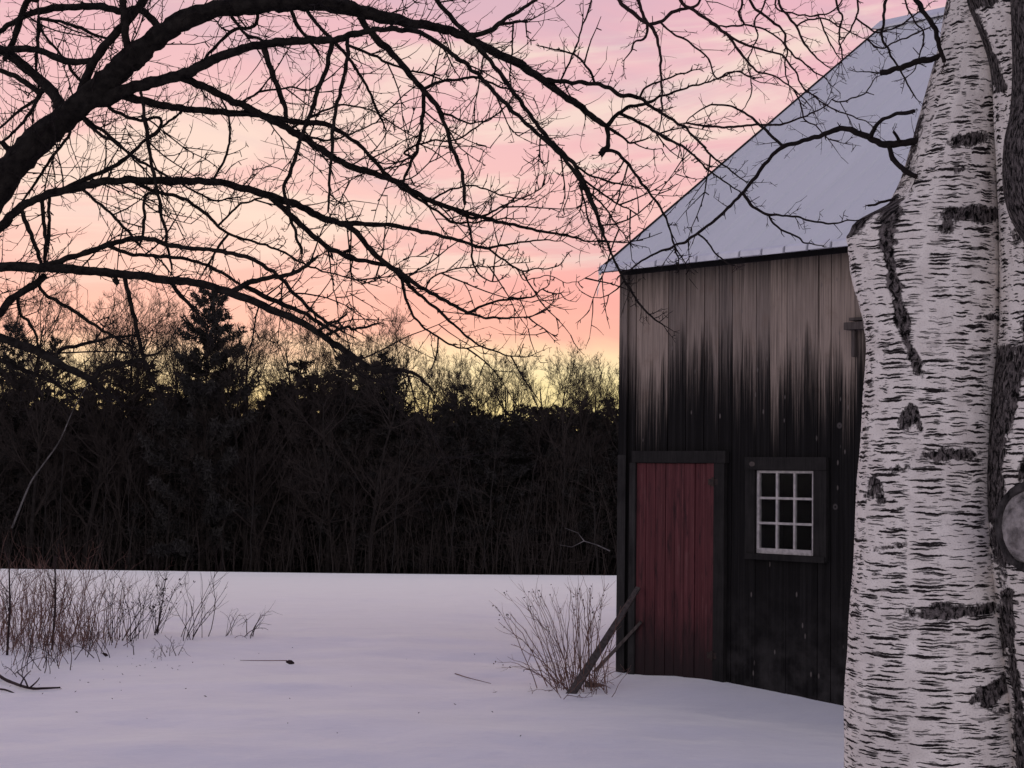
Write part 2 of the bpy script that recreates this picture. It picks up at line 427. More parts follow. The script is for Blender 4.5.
# ------------------------------------------------------------------ barn
def barn():
    rz = math.atan2(DY, DX)
    root = empty('weathered_barn', (CX, CY, 0), rz)
    tag(root, 'weathered dark board barn with frosted metal roof and red plank door, standing in snow', 'barn')
    L = 9.0
    z_eave = facade(735, 259)[1]
    ov = .22                                    # front overhang
    # roof: eave line passes the pixel (600,271) at its left end
    x_l = facade(600, 271, -ov)[0]; ze = facade(600, 275, -ov)[1]
    ze2 = facade(846, 249, -ov)[1]
    # ridge position from its visible end
    best = None
    for k in range(300):
        a = 2.0 + k * .02
        tx, zz_ = facade(883, 31, a)
        if best is None or abs(tx - x_l) < best[0]: best = (abs(tx - x_l), a, zz_)
    a, zr = best[1], best[2]
    print('BARN eave', round(ze, 2), round(ze2, 2), 'overhang left', round(x_l, 2), 'ridge depth', round(a, 2), 'ridge z', round(zr, 2))
    W = 2 * a
    slope = (zr - ze) / (a + ov)
    zw = ze + slope * ov - .06                   # wall top at the front
    r2 = random.Random(3)
    # openings
    w0, wz1 = facade(756.5, 470.5, -.02); w1, wz0 = facade(814.5, 556, -.02)
    w0 += .0
    # ---- front wall of vertical boards
    mb = MB()
    x = .0; edges = [0.0]
    while x < L - .1:
        x += r2.uniform(.15, .25); edges.append(x)
    for e in (w0 - .02, w1 + .02):
        i = min(range(len(edges)), key=lambda k: abs(edges[k] - e)); edges[i] = e
    edges[-1] = L; tones, tv = [], []
    for i in range(len(edges) - 1):
        e0, e1 = edges[i] + .002, edges[i + 1] - .003 - r2.choice((0, .002, .007))
        y0 = r2.uniform(-.008, .004); lean = r2.uniform(-.004, .004); tones.append(r2.random())
        def brd(za, zb):
            mb.hexa([(e0, y0, za), (e1, y0 + lean, za), (e1, y0 + .024, za), (e0, y0 + .024, za),
                     (e0, y0, zb), (e1, y0 + lean, zb), (e1, y0 + .024, zb), (e0, y0 + .024, zb)])
        if w0 - .03 < (e0 + e1) / 2 < w1 + .03:
            brd(-.6, wz0 - .005); brd(wz1 + .005, zw); tv += [tones[-1]] * 16
        else:
            brd(-.6, zw + r2.uniform(-.01, 0)); tv += [tones[-1]] * 8
    fw = mb.build('front_wall', BOARD, root); fw.data.attributes.new('tone', 'FLOAT', 'POINT').data.foreach_set('value', tv)
    mb = MB()
    # backing behind the boards (leaves the window open), rear wall and gables
    for (a0, a1, b0, b1) in ((0, w0 - .05, -.6, zw), (w1 + .05, L, -.6, zw), (w0 - .05, w1 + .05, -.6, wz0 - .05), (w0 - .05, w1 + .05, wz1 + .05, zw)):
        mb.box(a0 + .03, a1 if a1 < L else L - .03, .034, .07, b0, b1)
    mb.build('wall_backing', INTERIOR, root)
    for gx, s in ((0.0, -1), (L, 1)):
        mb = MB(); n = 40
        for i in range(n):
            y0, y1 = .03 + (W - .06) * i / n, .03 + (W - .06) * (i + 1) / n - .004
            def top(y): return zw + slope * (y if y < a else W - y) - .015
            o_ = r2.uniform(0, .008)
            x0, x1 = (gx - .0 + o_, gx + .028 + o_) if s < 0 else (gx - .028 - o_, gx - o_)
            mb.hexa([(x0, y0, -.9), (x1, y0, -.9), (x1, y1, -.9), (x0, y1, -.9), (x0, y0, top(y0)), (x1, y0, top(y0)), (x1, y1, top(y1)), (x0, y1, top(y1))])
        mb.build('gable_wall', BOARD, root)
    mb = MB(); mb.box(.03, L - .03, W - .03, W, -.9, zw); mb.build('rear_wall', BOARD, root)
    mb = MB(); mb.box(.04, L - .04, .08, W - .04, -.30, -.24); mb.build('barn_floor', INTERIOR, root)
    # corner board and a batten at the corner
    mb = MB(); mb.box(-.010, .085, -.030, -.010, -.5, zw - .02)
    cb = mb.build('corner_board', BOARD, root); lo = MB(); lo.box(-.0098, .088, -.036, -.0305, -.5, facade(625, 455)[1]); lo.build('corner_board', TRIML, root); cb.data.attributes.new('tone', 'FLOAT', 'POINT').data.foreach_set('value', [.25] * 8)
    # ---- roof
    x_r = L + .3
    def roof_z(y): return ze + slope * (y + ov)
    mb = MB()
    prof = []
    pitch_w = .235; x = x_l
    while x < x_r:
        prof += [(x, 0), (x + .165, 0), (x + .185, .022), (x + .215, .022)]
        x += pitch_w
    for side in (0, 1):
        ysx = [-ov + (a + ov) * i / 12 for i in range(13)]
        base = len(mb.v)
        for y in ysx:
            for (px_, h) in prof:
                wob = .004 * noise.noise((px_ * 2, y * 2, 5))
                yy = y if side == 0 else W - y
                mb.v.append((px_, yy, roof_z(y) + .06 + h + wob))
        n = len(prof)
        for j in range(12):
            for i in range(n - 1):
                q = (base + j * n + i, base + j * n + i + 1, base + (j + 1) * n + i + 1, base + (j + 1) * n + i)
                mb.f.append(q if side == 0 else q[::-1])
    roof = mb.build('roof', ROOF, root)
    mb = MB()
    for side in (0, 1):
        def P(x, y, dz): return (x, y if side == 0 else W - y, roof_z(y) + dz)
        ya, yb = -ov + .03, a - .004
        mb.hexa([P(x_l + .02, ya, .0), P(x_r - .02, ya, .0), P(x_r - .02, yb, .0), P(x_l + .02, yb, .0),
                 P(x_l + .02, ya, .052), P(x_r - .02, ya, .052), P(x_r - .02, yb, .052), P(x_l + .02, yb, .052)])
    mb.build('roof_deck', TRIM, root)
    mb = MB()                                    # ridge cap
    for s in (-1, 1):
        mb.hexa([(x_l - .03, a, zr + .10), (x_r, a, zr + .10), (x_r, a + s * .17, zr + .10 - .17 * slope), (x_l - .03, a + s * .17, zr + .10 - .17 * slope),
                 (x_l - .03, a, zr + .125), (x_r, a, zr + .125), (x_r, a + s * .17, zr + .125 - .17 * slope), (x_l - .03, a + s * .17, zr + .125 - .17 * slope)])
    mb.build('ridge_cap', FROST, roof)
    mb = MB()                                    # frosted folded lip along the eave, notched at each seam
    x = x_l + .004
    while x < x_r - .05:
        x2 = min(x + pitch_w - .026, x_r)
        zt = roof_z(-ov) + .066; dz = r2.uniform(-.004, .004)
        mb.hexa([(x, -ov - .028, zt - .042 + dz), (x2, -ov - .028, zt - .042 + dz), (x2, -ov + .012, zt - .040), (x, -ov + .012, zt - .040),
                 (x, -ov - .022, zt + .004), (x2, -ov - .022, zt + .004), (x2, -ov + .016, zt + .004 + slope * .038), (x, -ov + .016, zt + .004 + slope * .038)])
        x += pitch_w
    mb.build('eave_edge', FROST, roof)
    mb = MB(); mb.box(.02, L - .02, -.034, -.0115, zw - .085, zw + .01); mb.build('eave_shade_strip', TRIM, root)  # dark strip added to stand in for the shade band under the eave
    # rake board on the left gable edge
    mb = MB()
    for side in (0, 1):
        def P(x, y, dz): return (x, y if side == 0 else W - y, roof_z(y) + dz)
        mb.hexa([P(x_l - .012, -ov + .02, -.0), P(x_l + .018, -ov + .02, -.0), P(x_l + .018, a, -.05), P(x_l - .012, a, -.05),
                 P(x_l - .012, -ov + .02, .07), P(x_l + .018, -ov + .02, .07), P(x_l + .018, a, .07), P(x_l - .012, a, .07)])
    mb.build('rake_board', TRIM, roof)
    # ---- door
    d0, dz1 = facade(637, 463, -.04); d1, _ = facade(714.5, 464, -.04)
    dr = MB(); n = 8
    xs = [d0]
    for i in range(n): xs.append(xs[-1] + (d1 - d0) / n * r2.uniform(.8, 1.2))
    k = (d1 - d0) / (xs[-1] - d0); xs = [d0 + (v - d0) * k for v in xs]
    for i in range(n):
        yo = r2.uniform(-.003, .003)
        dr.box(xs[i] + .003, xs[i + 1] - .003, -.040 + yo, -.016 + yo, -.3, dz1 + r2.uniform(-.006, 0))
    dr.box(d0 + .004, d1 - .004, -.020, -.0115, -.3, dz1 - .008)
    door = dr.build('door', DOOR, root)
    for zc in (facade(714, 482)[1], facade(714, 655)[1]):
        h = MB(); h.box(d1 - .055, d1 + .05, -.058, -.0445, zc - .025, zc + .025); h.box(d1 - .012, d1 + .012, -.066, -.0585, zc - .04, zc + .04); h.build('hinge', IRON, door)
    fr = MB()
    c0, cz = facade(632, 451, -.06); c1, _ = facade(724, 451, -.06)
    fr.box(d0 - .075, d0 - .004, -.058, -.010, -.4, dz1 + .002)
    fr.build('door_jamb', TRIML, root)
    fr = MB(); fr.box(d1 + .004, c1, -.056, -.010, -.4, dz1 + .002); fr.build('door_jamb', TRIM, root)
    fr = MB(); fr.box(c0, c1 + .015, -.064, -.010, dz1 + .004, cz); fr.build('door_lintel', TRIM, root)
    # ---- window
    win = empty('window'); win.parent = root
    g0, gzt = facade(745, 457, -.045); g1, gzb = facade(826, 562, -.045)
    c = MB()
    c.box(g0, w0 - .002, -.044, -.010, gzb, wz1 + .004); c.box(w1 + .002, g1, -.044, -.010, gzb, wz1 + .004)
    c.box(g0, g1, -.05, -.010, wz1 + .006, gzt); c.box(g0 + .01, g1 - .01, -.06, -.010, gzb - .01, wz0 - .004)
    c.box(w0 - .02, w0 - .002, -.009, .07, wz0 - .02, wz1 + .02); c.box(w1 + .002, w1 + .02, -.009, .07, wz0 - .02, wz1 + .02)
    c.box(w0 - .002, w1 + .002, -.009, .07, wz1 + .003, wz1 + .02); c.box(w0 - .002, w1 + .002, -.009, .07, wz0 - .02, wz0 - .003)
    c.build('window_frame', TRIM, win)
    s = MB(); e = .026; yf, yb = -.022, .012
    s.box(w0 + .006, w0 + .006 + e, yf, yb, wz0, wz1); s.box(w1 - e, w1, yf, yb, wz0, wz1)
    s.box(w0 + .006 + e, w1 - e, yf, yb, wz1 - e * .8, wz1); s.box(w0 + .006 + e, w1 - e, yf - .004, yb, wz0, wz0 + .045)
    iw0, iw1, iz0, iz1 = w0 + .006 + e, w1 - e, wz0 + .045, wz1 - e * .8
    for i in (1, 2):
        xx = iw0 + (iw1 - iw0) * i / 3; s.box(xx - .010, xx + .010, yf + .003, yb - .004, iz0, iz1)
    vx = [iw0, iw0 + (iw1 - iw0) / 3 - .010, iw0 + (iw1 - iw0) / 3 + .010, iw0 + (iw1 - iw0) * 2 / 3 - .010, iw0 + (iw1 - iw0) * 2 / 3 + .010, iw1]
    for i in (1, 2):
        zc = iz0 + (iz1 - iz0) * i / 3
        for j in (0, 2, 4): s.box(vx[j], vx[j + 1], yf + .004, yb - .005, zc - .010, zc + .010)
    s.build('sash', SASH, win)
    p = MB(); p.box(iw0 - .004, iw1 + .004, -.004, 0.0, iz0 - .004, iz1 + .004); p.build('pane', GLASS, win)
    k = MB()
    kx, kz = facade(752, 464, -.05)
    pts = [(kx + .030 * math.cos(q), -.052, kz + .022 * math.sin(q)) for q in [i * math.pi / 5 for i in range(10)]]
    n0 = len(k.v); k.v += pts + [(p_[0], -.047, p_[2]) for p_ in pts]; k.f.append(tuple(range(10))); k.f += [(i, (i + 1) % 10, 10 + (i + 1) % 10, 10 + i) for i in range(10)]
    k.build('knot', OLDWOOD, win)
    # ---- broken bracket high on the wall, beside the birch
    b0, bz0 = facade(845, 330, -.08); b1, bz1 = facade(882, 318, -.08)
    br = MB(); br.box(b0, b1 + .25, -.10, -.0125, bz0, bz0 + .06); br.box(b0 + .03, b1 + .2, -.07, -.0125, bz0 + .075, bz0 + .10)
    br.box(b0 + .04, b0 + .07, -.05, -.0125, bz0 - .22, bz0 - .002)
    br.build('wall_bracket', OLDWOOD, root)
    # icicle hanging from the roof corner
    ic = MB()
    tip = [(x_l + .005, -ov - .004, ze + .06), (x_l - .0, -ov, ze - .02), (x_l - .02, -ov, ze - .12), (x_l - .035, -ov, ze - .20)]
    ic.tube(tip, [.017, .013, .008, .002], 7)
    ic.build('icicle', ICE, roof, True)
    return root
BARN = barn()

# ------------------------------------------------------------------ twig machinery
def unit(r=rnd):
    while True:
        v = Vector((r.uniform(-1, 1), r.uniform(-1, 1), r.uniform(-1, 1)))
        if .1 < v.length < 1: return v.normalized()

def twig(mb, p, d, L, r0, rr, up=.25, kink=.22, spur=0.0, sub=0, seg=None, sides=3):
    """a thin shoot: kinked, turning towards the light, with short spurs and side shoots"""
    n = seg or max(3, int(L / .05)); n = min(n, 9)
    st = L / n; pts = [p.copy()]; rad = [r0]
    d = d.normalized()
    for i in range(n):
        d = (d + unit(rr) * kink + Vector((0, 0, 1)) * up / n * 1.6).normalized()
        p = p + d * st; pts.append(p.copy()); rad.append(r0 * (1 - .62 * (i + 1) / n))
        if spur and i < n - 1 and rr.random() < spur:
            s = (d * .5 + unit(rr)).normalized(); q = p + s * rr.uniform(.008, .03)
            mb.tube([p, q], [r0 * .75, r0 * .6], 3, False)
        if sub and i > 0 and rr.random() < .55:
            s = (d * .8 + unit(rr) * .9).normalized()
            twig(mb, p, s, L * rr.uniform(.25, .55), r0 * .68, rr, up, kink, spur * .6, sub - 1)
    mb.tube(pts, rad, sides, False)

def catmull(pts, per):
    out = []
    n = len(pts)
    for i in range(n - 1):
        p0, p1, p2, p3 = pts[max(0, i - 1)], pts[i], pts[i + 1], pts[min(n - 1, i + 2)]
        for k in range(per):
            u = k / per
            out.append([.5 * (2 * b + (c - a) * u + (2 * a - 5 * b + 4 * c - d) * u * u + (-a + 3 * b - 3 * c + d) * u ** 3) for a, b, c, d in zip(p0, p1, p2, p3)])
    out.append(list(pts[-1]))
    return out

class Tracer:
    """limbs drawn as runs of (x, y, radius) with a depth of their own; each grows out of the limb it starts on"""
    def __init__(s): s.all = []      # sampled (x,y,depth)
    def depth_at(s, x, y):
        return min(s.all, key=lambda q: (q[0] - x) ** 2 + (q[1] - y) ** 2)
    def limb(s, root, name, pts, d0=None, dd=0.0, wood=None, twigs=1.0, tw_mat=None, rr=rnd, up=.25, tl=(14, 46), lump=.2, spur=.6, r_tw=.62, tname='twigs', sub=1, slim=.0, long=0.0):
        pts = [tuple(p) for p in pts]
        if d0 is None:
            q = s.depth_at(pts[0][0], pts[0][1]); d0 = q[2]
            if (q[0] - pts[0][0]) ** 2 + (q[1] - pts[0][1]) ** 2 < 1600:
                pts = [(q[0], q[1], pts[0][2])] + (list(pts[1:]) if (q[0] - pts[0][0]) ** 2 + (q[1] - pts[0][1]) ** 2 < 60 else list(pts))
        sp = catmull(pts, 9)
        ln = [0]
        for i in range(1, len(sp)): ln.append(ln[-1] + math.hypot(sp[i][0] - sp[i - 1][0], sp[i][1] - sp[i - 1][1]))
        tot = max(ln[-1], 1)
        W, Rr = [], []
        sd = rr.random() * 50
        for (x, y, r), l in zip(sp, ln):
            dep = d0 + dd * l / tot
            j = 0 if l < 1 else min(1.0, l / 20) * 1.7
            x2 = x + j * noise.noise((l * .12, sd, 0)); y2 = y + j * noise.noise((l * .12, sd, 9))
            s.all.append((x2, y2, dep))
            W.append(at(x2, y2, dep)); Rr.append(max(.25, r * (1 - slim * sm(1.2, 8, r)) * (1 + (.16 * noise.noise((l * .11, sd, 4)) if r > 1.1 else 0))) * dep / FPX)
        mb = MB()
        big = max(p[2] for p in pts)
        mb.tube(W, Rr, 22 if big > 6 else (8 if big > 2.4 else 5), True, lump if big > 1.5 else 0)
        o = mb.build(name, wood, root, True)
        if twigs > 0:
            tm = MB(); l = rr.uniform(3, 14); i = 0
            while l < tot:
                while i < len(ln) - 2 and ln[i + 1] < l: i += 1
                p = W[i].lerp(W[i + 1], min(1, (l - ln[i]) / max(1e-6, ln[i + 1] - ln[i])))
                tan = (W[i + 1] - W[i]).normalized(); pxm = (d0 + dd * l / tot) / FPX
                frac = l / tot
                L = rr.uniform(*tl) * pxm * (1.15 - .45 * frac)
                if rr.random() < long:      # a long arching shoot with shoots of its own
                    side = (unit(rr) + Vector((0, 0, rr.uniform(-.5, .5)))).normalized(); side = (side - tan * side.dot(tan)).normalized()
                    twig(tm, p, tan * rr.uniform(.3, 1.1) + side, rr.uniform(45, 115) * pxm, 1.05 * pxm, rr, rr.uniform(-.35, .5), .15, .8, 2)
                elif rr.random() < .33:     # a short fruiting spur
                    q = p; dr = (unit(rr) + tan * .4).normalized()
                    twig(tm, p, dr, rr.uniform(3, 9) * pxm, .8 * pxm, rr, .1, .5, .5, 0, 2)
                else:
                    side = (unit(rr) + Vector((0, 0, .25))).normalized()
                    side = side - tan * side.dot(tan)
                    dr = tan * rr.uniform(.35, 1.1) + side.normalized() * rr.uniform(.7, 1.1)
                    twig(tm, p, dr, L, r_tw * rr.uniform(.7, 1.25) * pxm, rr, up * rr.uniform(.2, 2.2), .13, spur, sub)
                l += rr.uniform(4, 17) / twigs
            # the limb's own end frays into a few shoots
            for k in range(2):
                twig(tm, W[-1], tan + unit(rr) * .5, rr.uniform(*tl) * pxm * .7, r_tw * pxm, rr, up, .2, spur, sub)
            if tm.v: tag(tm.build(tname, tw_mat, o), kind='stuff')
        return o

# ------------------------------------------------------------------ apple tree
def apple():
    base = on_ground(-120, 760)
    D = 6.6
    bx = at(-150, 300, D)
    root = empty('apple_tree', (bx.x, bx.y, gz(bx.x, bx.y)))
    tag(root, 'old dark apple tree, its gnarled bare limbs arching over the yard from the left', 'tree')
    T = Tracer(); rr = random.Random(11)
    gl = gz(bx.x, bx.y)
    trunk = MB()
    tp = [(bx.x - .05, bx.y, gl - .3), (bx.x - .03, bx.y, gl + .1), (bx.x, bx.y, gl + .6), (bx.x + .02, bx.y, gl + 1.2)] + [tuple(at(-110, 330, D)), tuple(at(-60, 262, D)), tuple(at(-20, 212, D))]
    tp = catmull(tp, 4)
    trunk.tube(tp, [.30 - .20 * i / (len(tp) - 1) for i in range(len(tp))], 18, True, .10)
    kids = []
    for p in [(-110, 330), (-60, 262), (-20, 212)]: T.all.append((p[0], p[1], D))
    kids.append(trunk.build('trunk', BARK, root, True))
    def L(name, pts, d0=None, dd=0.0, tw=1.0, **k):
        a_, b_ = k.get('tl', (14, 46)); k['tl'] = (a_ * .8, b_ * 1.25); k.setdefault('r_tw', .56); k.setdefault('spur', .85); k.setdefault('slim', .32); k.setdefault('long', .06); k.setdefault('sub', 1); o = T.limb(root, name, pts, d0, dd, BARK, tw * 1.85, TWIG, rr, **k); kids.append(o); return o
    # great limb over the top
    L('limb', [(-20, 212, 25), (8, 175, 22), (40, 137, 20), (72, 112, 19), (103, 86, 19), (130, 60, 18), (160, 35, 16), (190, 17, 14), (230, 7, 13), (270, 4, 12), (310, 3, 11), (345, 8, 11), (375, 15, 9.5), (405, 22, 8), (432, 27, 6.5), (455, 32, 5.6), (470, 40, 5.5), (505, 57, 5), (535, 74, 4.6), (560, 93, 4), (585, 110, 3.4), (607, 127, 3)], D, .4, 1.5, tl=(14, 60))
    L('limb', [(607, 127, 3), (608, 140, 2.6), (606, 150, 3.4), (600, 155, 3.6)], None, .02, .5, tl=(5, 14))
    L('limb', [(103, 100, 12), (121, 92, 10), (145, 84, 9), (165, 79, 8), (185, 74, 7.5), (200, 66, 7), (222, 56, 6.2), (250, 47, 5.6), (280, 42, 5), (310, 40, 4.6), (335, 40, 4), (350, 35, 3.6), (375, 30, 3), (405, 30, 2.8), (425, 35, 2.5), (450, 52, 2.3), (475, 72, 2.2), (500, 98, 2), (520, 118, 2), (545, 140, 1.9), (562, 156, 1.8), (580, 180, 1.8), (590, 200, 1.7), (598, 218, 1.5), (606, 240, 1.3), (613, 257, 1.2), (620, 272, 1.3), (630, 290, 1.2), (641, 306, 1), (651, 316, .8), (663, 325, .6)], None, -.3, 1.0, tl=(10, 38))
    # upper limb, passing above the picture
    L('limb', [(72, 112, 7), (80, 92, 6), (92, 66, 5.6), (106, 44, 5.2), (122, 27, 4.8), (140, 6, 4.5), (165, -35, 4.5), (230, -75, 4.5), (340, -80, 4.5), (450, -50, 4), (560, -35, 3.5), (640, -35, 2.5), (720, -30, 1.5)], None, .3, .5)
    L('limb', [(395, -72, 3.4), (437, 0, 2.7), (470, 37, 2.5), (482, 52, 2.4), (500, 73, 2.3), (513, 92, 2.2), (530, 115, 2.1), (548, 138, 2), (562, 152, 2), (575, 166, 2), (586, 186, 1.8), (594, 205, 1.6), (600, 225, 1.2), (603, 245, .8)], None, -.2, 1.1, tl=(8, 34))
    L('branch', [(472, 37, 3), (490, 30, 2.6), (500, 22, 2.2), (520, 10, 1.9), (540, -3, 1.6), (570, -20, 1)], None, .1, .5)
    L('branch', [(497, 26, 1.6), (510, 23, 1.5), (527, 21, 1.2)], None, .05, .9, tl=(6, 50))
    L('branch', [(515, 24, 1), (512, 50, .9), (510, 75, .8), (513, 95, .6)], None, .05, .8, tl=(5, 22))
    L('branch', [(545, 81, 2.6), (570, 82, 2.3), (595, 84, 2.2), (610, 88, 2.2), (620, 95, 2.2), (638, 97, 2), (650, 106, 1.8), (665, 115, 1.6), (685, 128, 1.4), (700, 143, 1.2), (712, 156, 1), (727, 168, .9), (745, 181, .6)], None, -.3, 1.1, tl=(8, 34))
    L('branch', [(640, 97, 1.3), (645, 88, 1.1), (660, 82, 1), (680, 74, .9), (697, 70, .6)], None, -.1, .8, tl=(5, 18))
    L('branch', [(595, 84, 1.5), (588, 68, 1.3), (575, 55, 1.1), (558, 50, .9), (540, 47, .7)], None, .2, 1.0, tl=(5, 20))
    L('branch', [(560, 82, 1), (570, 60, 1), (577, 45, .9), (583, 25, .9), (590, 3, .9), (594, -25, .8)], None, .2, .6)
    L('branch', [(607, 125, 2.4), (618, 114, 2.2), (630, 107, 1.9), (645, 104, 1.7), (660, 97, 1.4), (690, 87, 1.1), (715, 80, .9), (735, 72, .7), (750, 76, .5)], None, -.3, .9, tl=(8, 30))
    L('branch', [(620, 114, 2), (632, 119, 1.8), (648, 127, 1.6), (665, 138, 1.5), (684, 147, 1.3), (698, 160, 1.1), (712, 173, .9), (727, 183, .8), (742, 193, .6)], None, -.2, 1.0, tl=(8, 30))
    L('branch', [(605, 151, 1.8), (616, 152, 1.7), (628, 164, 1.6), (640, 180, 1.5), (655, 200, 1.4), (664, 214, 1.3), (670, 230, 1.1), (675, 247, .9), (680, 268, .6)], None, -.25, 1.0, tl=(7, 30))
    L('branch', [(608, 127, 1.8), (620, 135, 1.5), (632, 143, 1.1), (648, 138, .7)], None, .1, 1.4, tl=(8, 30))
    # tangle of drooping shoots at the end of the limbs
    for (pts) in ([(573, 165, 1.4), (590, 175, 1.2), (612, 182, 1), (640, 188, .7)], [(582, 180, 1.3), (600, 192, 1.1), (620, 205, .9), (636, 213, .6)],
                  [(588, 192, 1.2), (603, 205, 1), (617, 225, .8), (630, 243, .5)], [(580, 178, 1.2), (584, 200, 1), (590, 225, .8), (600, 246, .5)], [(578, 172, 1.2), (582, 195, 1), (580, 212, .7)]):
        L('branch', pts, None, rr.uniform(-.2, .2), 1.5, tl=(6, 26))
    # drooping middle branch
    L('limb', [(358, 14, 5), (365, 25, 4.5), (380, 42, 4.2), (398, 60, 3.8), (413, 79, 3.4), (424, 91, 3.2), (433, 101, 2.6), (440, 112, 2.3), (446, 128, 2.1), (453, 150, 2), (462, 172, 1.9), (465, 205, 1.5)], None, -.3, 1.2, tl=(10, 44))
    L('branch', [(423, 91, 2.3), (423, 110, 2.1), (420, 135, 2), (416, 152, 1.9), (409, 167, 1.7), (403, 182, 1.5)], None, .2, 1.1, tl=(10, 40))
    L('branch', [(425, 89, 1.8), (440, 82, 1.6), (457, 80, 1.5), (478, 78, 1.4), (493, 84, 1.2), (512, 91, .9)], None, .2, 1.2, tl=(8, 34))
    L('branch', [(441, 112, 1.5), (455, 117, 1.2), (472, 124, .9), (490, 118, .7), (507, 106, .5)], None, .1, .9)
    L('branch', [(405, 152, 1.2), (430, 141, 1), (455, 140, 1), (475, 128, .9), (500, 112, .6)], None, -.1, 1.0, tl=(8, 36))
    # long sweeping limbs to the right
    L('limb', [(118, 96, 6), (135, 99, 5), (160, 105, 4.5), (180, 108, 4), (200, 110, 4), (225, 113, 3.8), (250, 113, 3.5), (270, 117, 3.3), (285, 120, 3), (310, 122, 2.8), (326, 124, 2.7), (345, 134, 2.4), (365, 150, 2.1), (385, 172, 2), (400, 187, 1.7), (420, 200, 1.5), (438, 212, 1.3), (452, 222, 1.2), (470, 223, 1), (490, 220, .9), (512, 219, .6)], None, .5, 1.0, tl=(10, 44))
    L('limb', [(176, 77, 5), (188, 80, 4.8), (205, 87, 4.6), (225, 97, 4.6), (250, 109, 4.6), (270, 119, 4.5), (292, 131, 4.3), (316, 146, 4.1), (345, 164, 3.9), (370, 172, 3.7), (388, 178, 3.5), (402, 185, 3.3), (425, 198, 2.8), (450, 208, 2.4), (475, 215, 2), (500, 222, 1.7), (522, 227, 1.5), (545, 232, 1.3), (570, 236, 1.1), (585, 241, .9), (602, 242, .6)], None, .7, 1.25, tl=(12, 50))
    L('branch', [(452, 210, 2), (475, 218, 1.6), (505, 205, .9), (530, 195, .6), (548, 182, .4)], None, .2, 1.2, tl=(10, 44))
    L('branch', [(432, 200, 1.2), (450, 190, 1), (475, 186, .9), (500, 195, .8), (530, 200, .6)], None, .2, 1.1, tl=(10, 40))
    L('branch', [(465, 216, 1.4), (472, 240, 1.2), (472, 258, 1.1), (477, 272, 1), (490, 281, .7), (502, 279, .5)], None, -.1, 1.2, tl=(8, 28))
    # the wide arch
    L('limb', [(-60, 262, 6), (-20, 245, 6), (0, 228, 5.6), (14, 213, 5.2), (28, 203, 5), (50, 194, 5), (75, 188, 4.8), (100, 182, 4.8), (130, 180, 4.7), (165, 181, 4.6), (200, 181, 4.5), (225, 183, 4.4), (250, 190, 4.3), (275, 197, 4.2), (300, 206, 4), (320, 216, 3.7), (340, 223, 3.2), (365, 224, 2.5), (395, 226, 2.2), (425, 232, 2), (450, 238, 1.8), (475, 246, 1.6), (488, 248, 1.4), (505, 245, 1.1), (540, 240, .8), (562, 241, .5)], 6.4, .8, .9, tl=(12, 52))
    L('limb', [(60, 191, 2.5), (75, 184, 2.6), (95, 175, 2.4), (115, 165, 2.2), (128, 156, 2), (140, 145, 1.7), (160, 128, 1.4), (185, 110, 1)], None, .3, 1.3)
    L('limb', [(344, 224, 3), (358, 234, 2.9), (370, 249, 2.8), (385, 263, 2.7), (405, 276, 2.6), (423, 289, 2.2), (441, 298, 2), (459, 308, 1.7), (481, 317, 1.3), (507, 318, 1), (532, 316, .6)], None, .2, 1.0, tl=(12, 48))
    L('limb', [(266, 197, 3.2), (292, 216, 3), (317, 240, 2.8), (333, 250, 2.6), (352, 257, 2.4), (366, 262, 2.3), (380, 263, 2.2), (395, 271, 2.2), (413, 288, 2), (435, 308, 1.6), (456, 327, 1.3), (476, 343, 1), (495, 351, .8), (517, 357, .6), (532, 356, .4)], None, .4, 1.0, tl=(12, 44))
    L('branch', [(403, 278, 1.8), (404, 290, 1.6), (408, 303, 1.5), (418, 322, 1.3), (436, 336, 1.1), (459, 348, .9), (478, 346, .5)], None, .2, .8)
    L('branch', [(470, 312, 1.5), (487, 304, 1.3), (507, 299, 1.2), (530, 297, .9), (550, 284, .5)], None, .1, .9, tl=(8, 24))
    L('branch', [(350, 262, .9), (352, 275, .8), (370, 283, .7), (400, 262, .5), (420, 255, .4)], None, .1, .8)
    L('branch', [(488, 249, 1.2), (503, 260, 1.1), (518, 269, 1), (530, 270, .8), (555, 266, .6), (568, 255, .4)], None, .1, .8, tl=(6, 22))
    L('branch', [(518, 270, .8), (525, 280, .6), (548, 276, .5), (572, 283, .4), (600, 270, .4)], None, .1, .4, tl=(5, 12))
    L('branch', [(425, 291, 1), (433, 277, .9), (460, 268, .8), (500, 266, .6), (520, 262, .4)], None, .2, 1.4, tl=(8, 34))
    L('branch', [(352, 260, 1.6), (338, 253, 1.2), (349, 251, 1)], None, 0, .5, tl=(4, 10))
    # lower limb, near horizontal, then sagging to the right
    L('limb', [(-95, 312, 8), (-60, 285, 7), (-20, 270, 6.4), (25, 267, 6), (50, 268, 5.8), (80, 270, 5.6), (110, 273, 5.4), (140, 276, 5.2), (170, 280, 5), (200, 284, 4.8), (225, 291, 4.6), (250, 300, 4.4), (275, 311, 4.2), (300, 322, 3.9), (315, 331, 3.6), (330, 341, 3.4), (345, 351, 3.2), (360, 361, 3), (375, 370, 2.6), (392, 371, 2.1), (408, 371, 1.9), (420, 377, 1.5), (433, 391, 1)], 6.5, -.6, 1.0, tl=(10, 44))
    L('limb', [(40, 266, 3), (60, 261, 3.1), (80, 255, 3), (105, 246, 2.9), (125, 240, 2.8), (150, 239, 2.6), (168, 245, 2.5), (185, 248, 2.4), (200, 249, 2.3), (225, 252, 2.2), (250, 259, 2.2), (270, 270, 2.1), (285, 283, 2.1), (300, 299, 2), (312, 311, 1.9), (326, 322, 1.7), (345, 333, 1.2)], None, -.2, 1.1, tl=(10, 36))
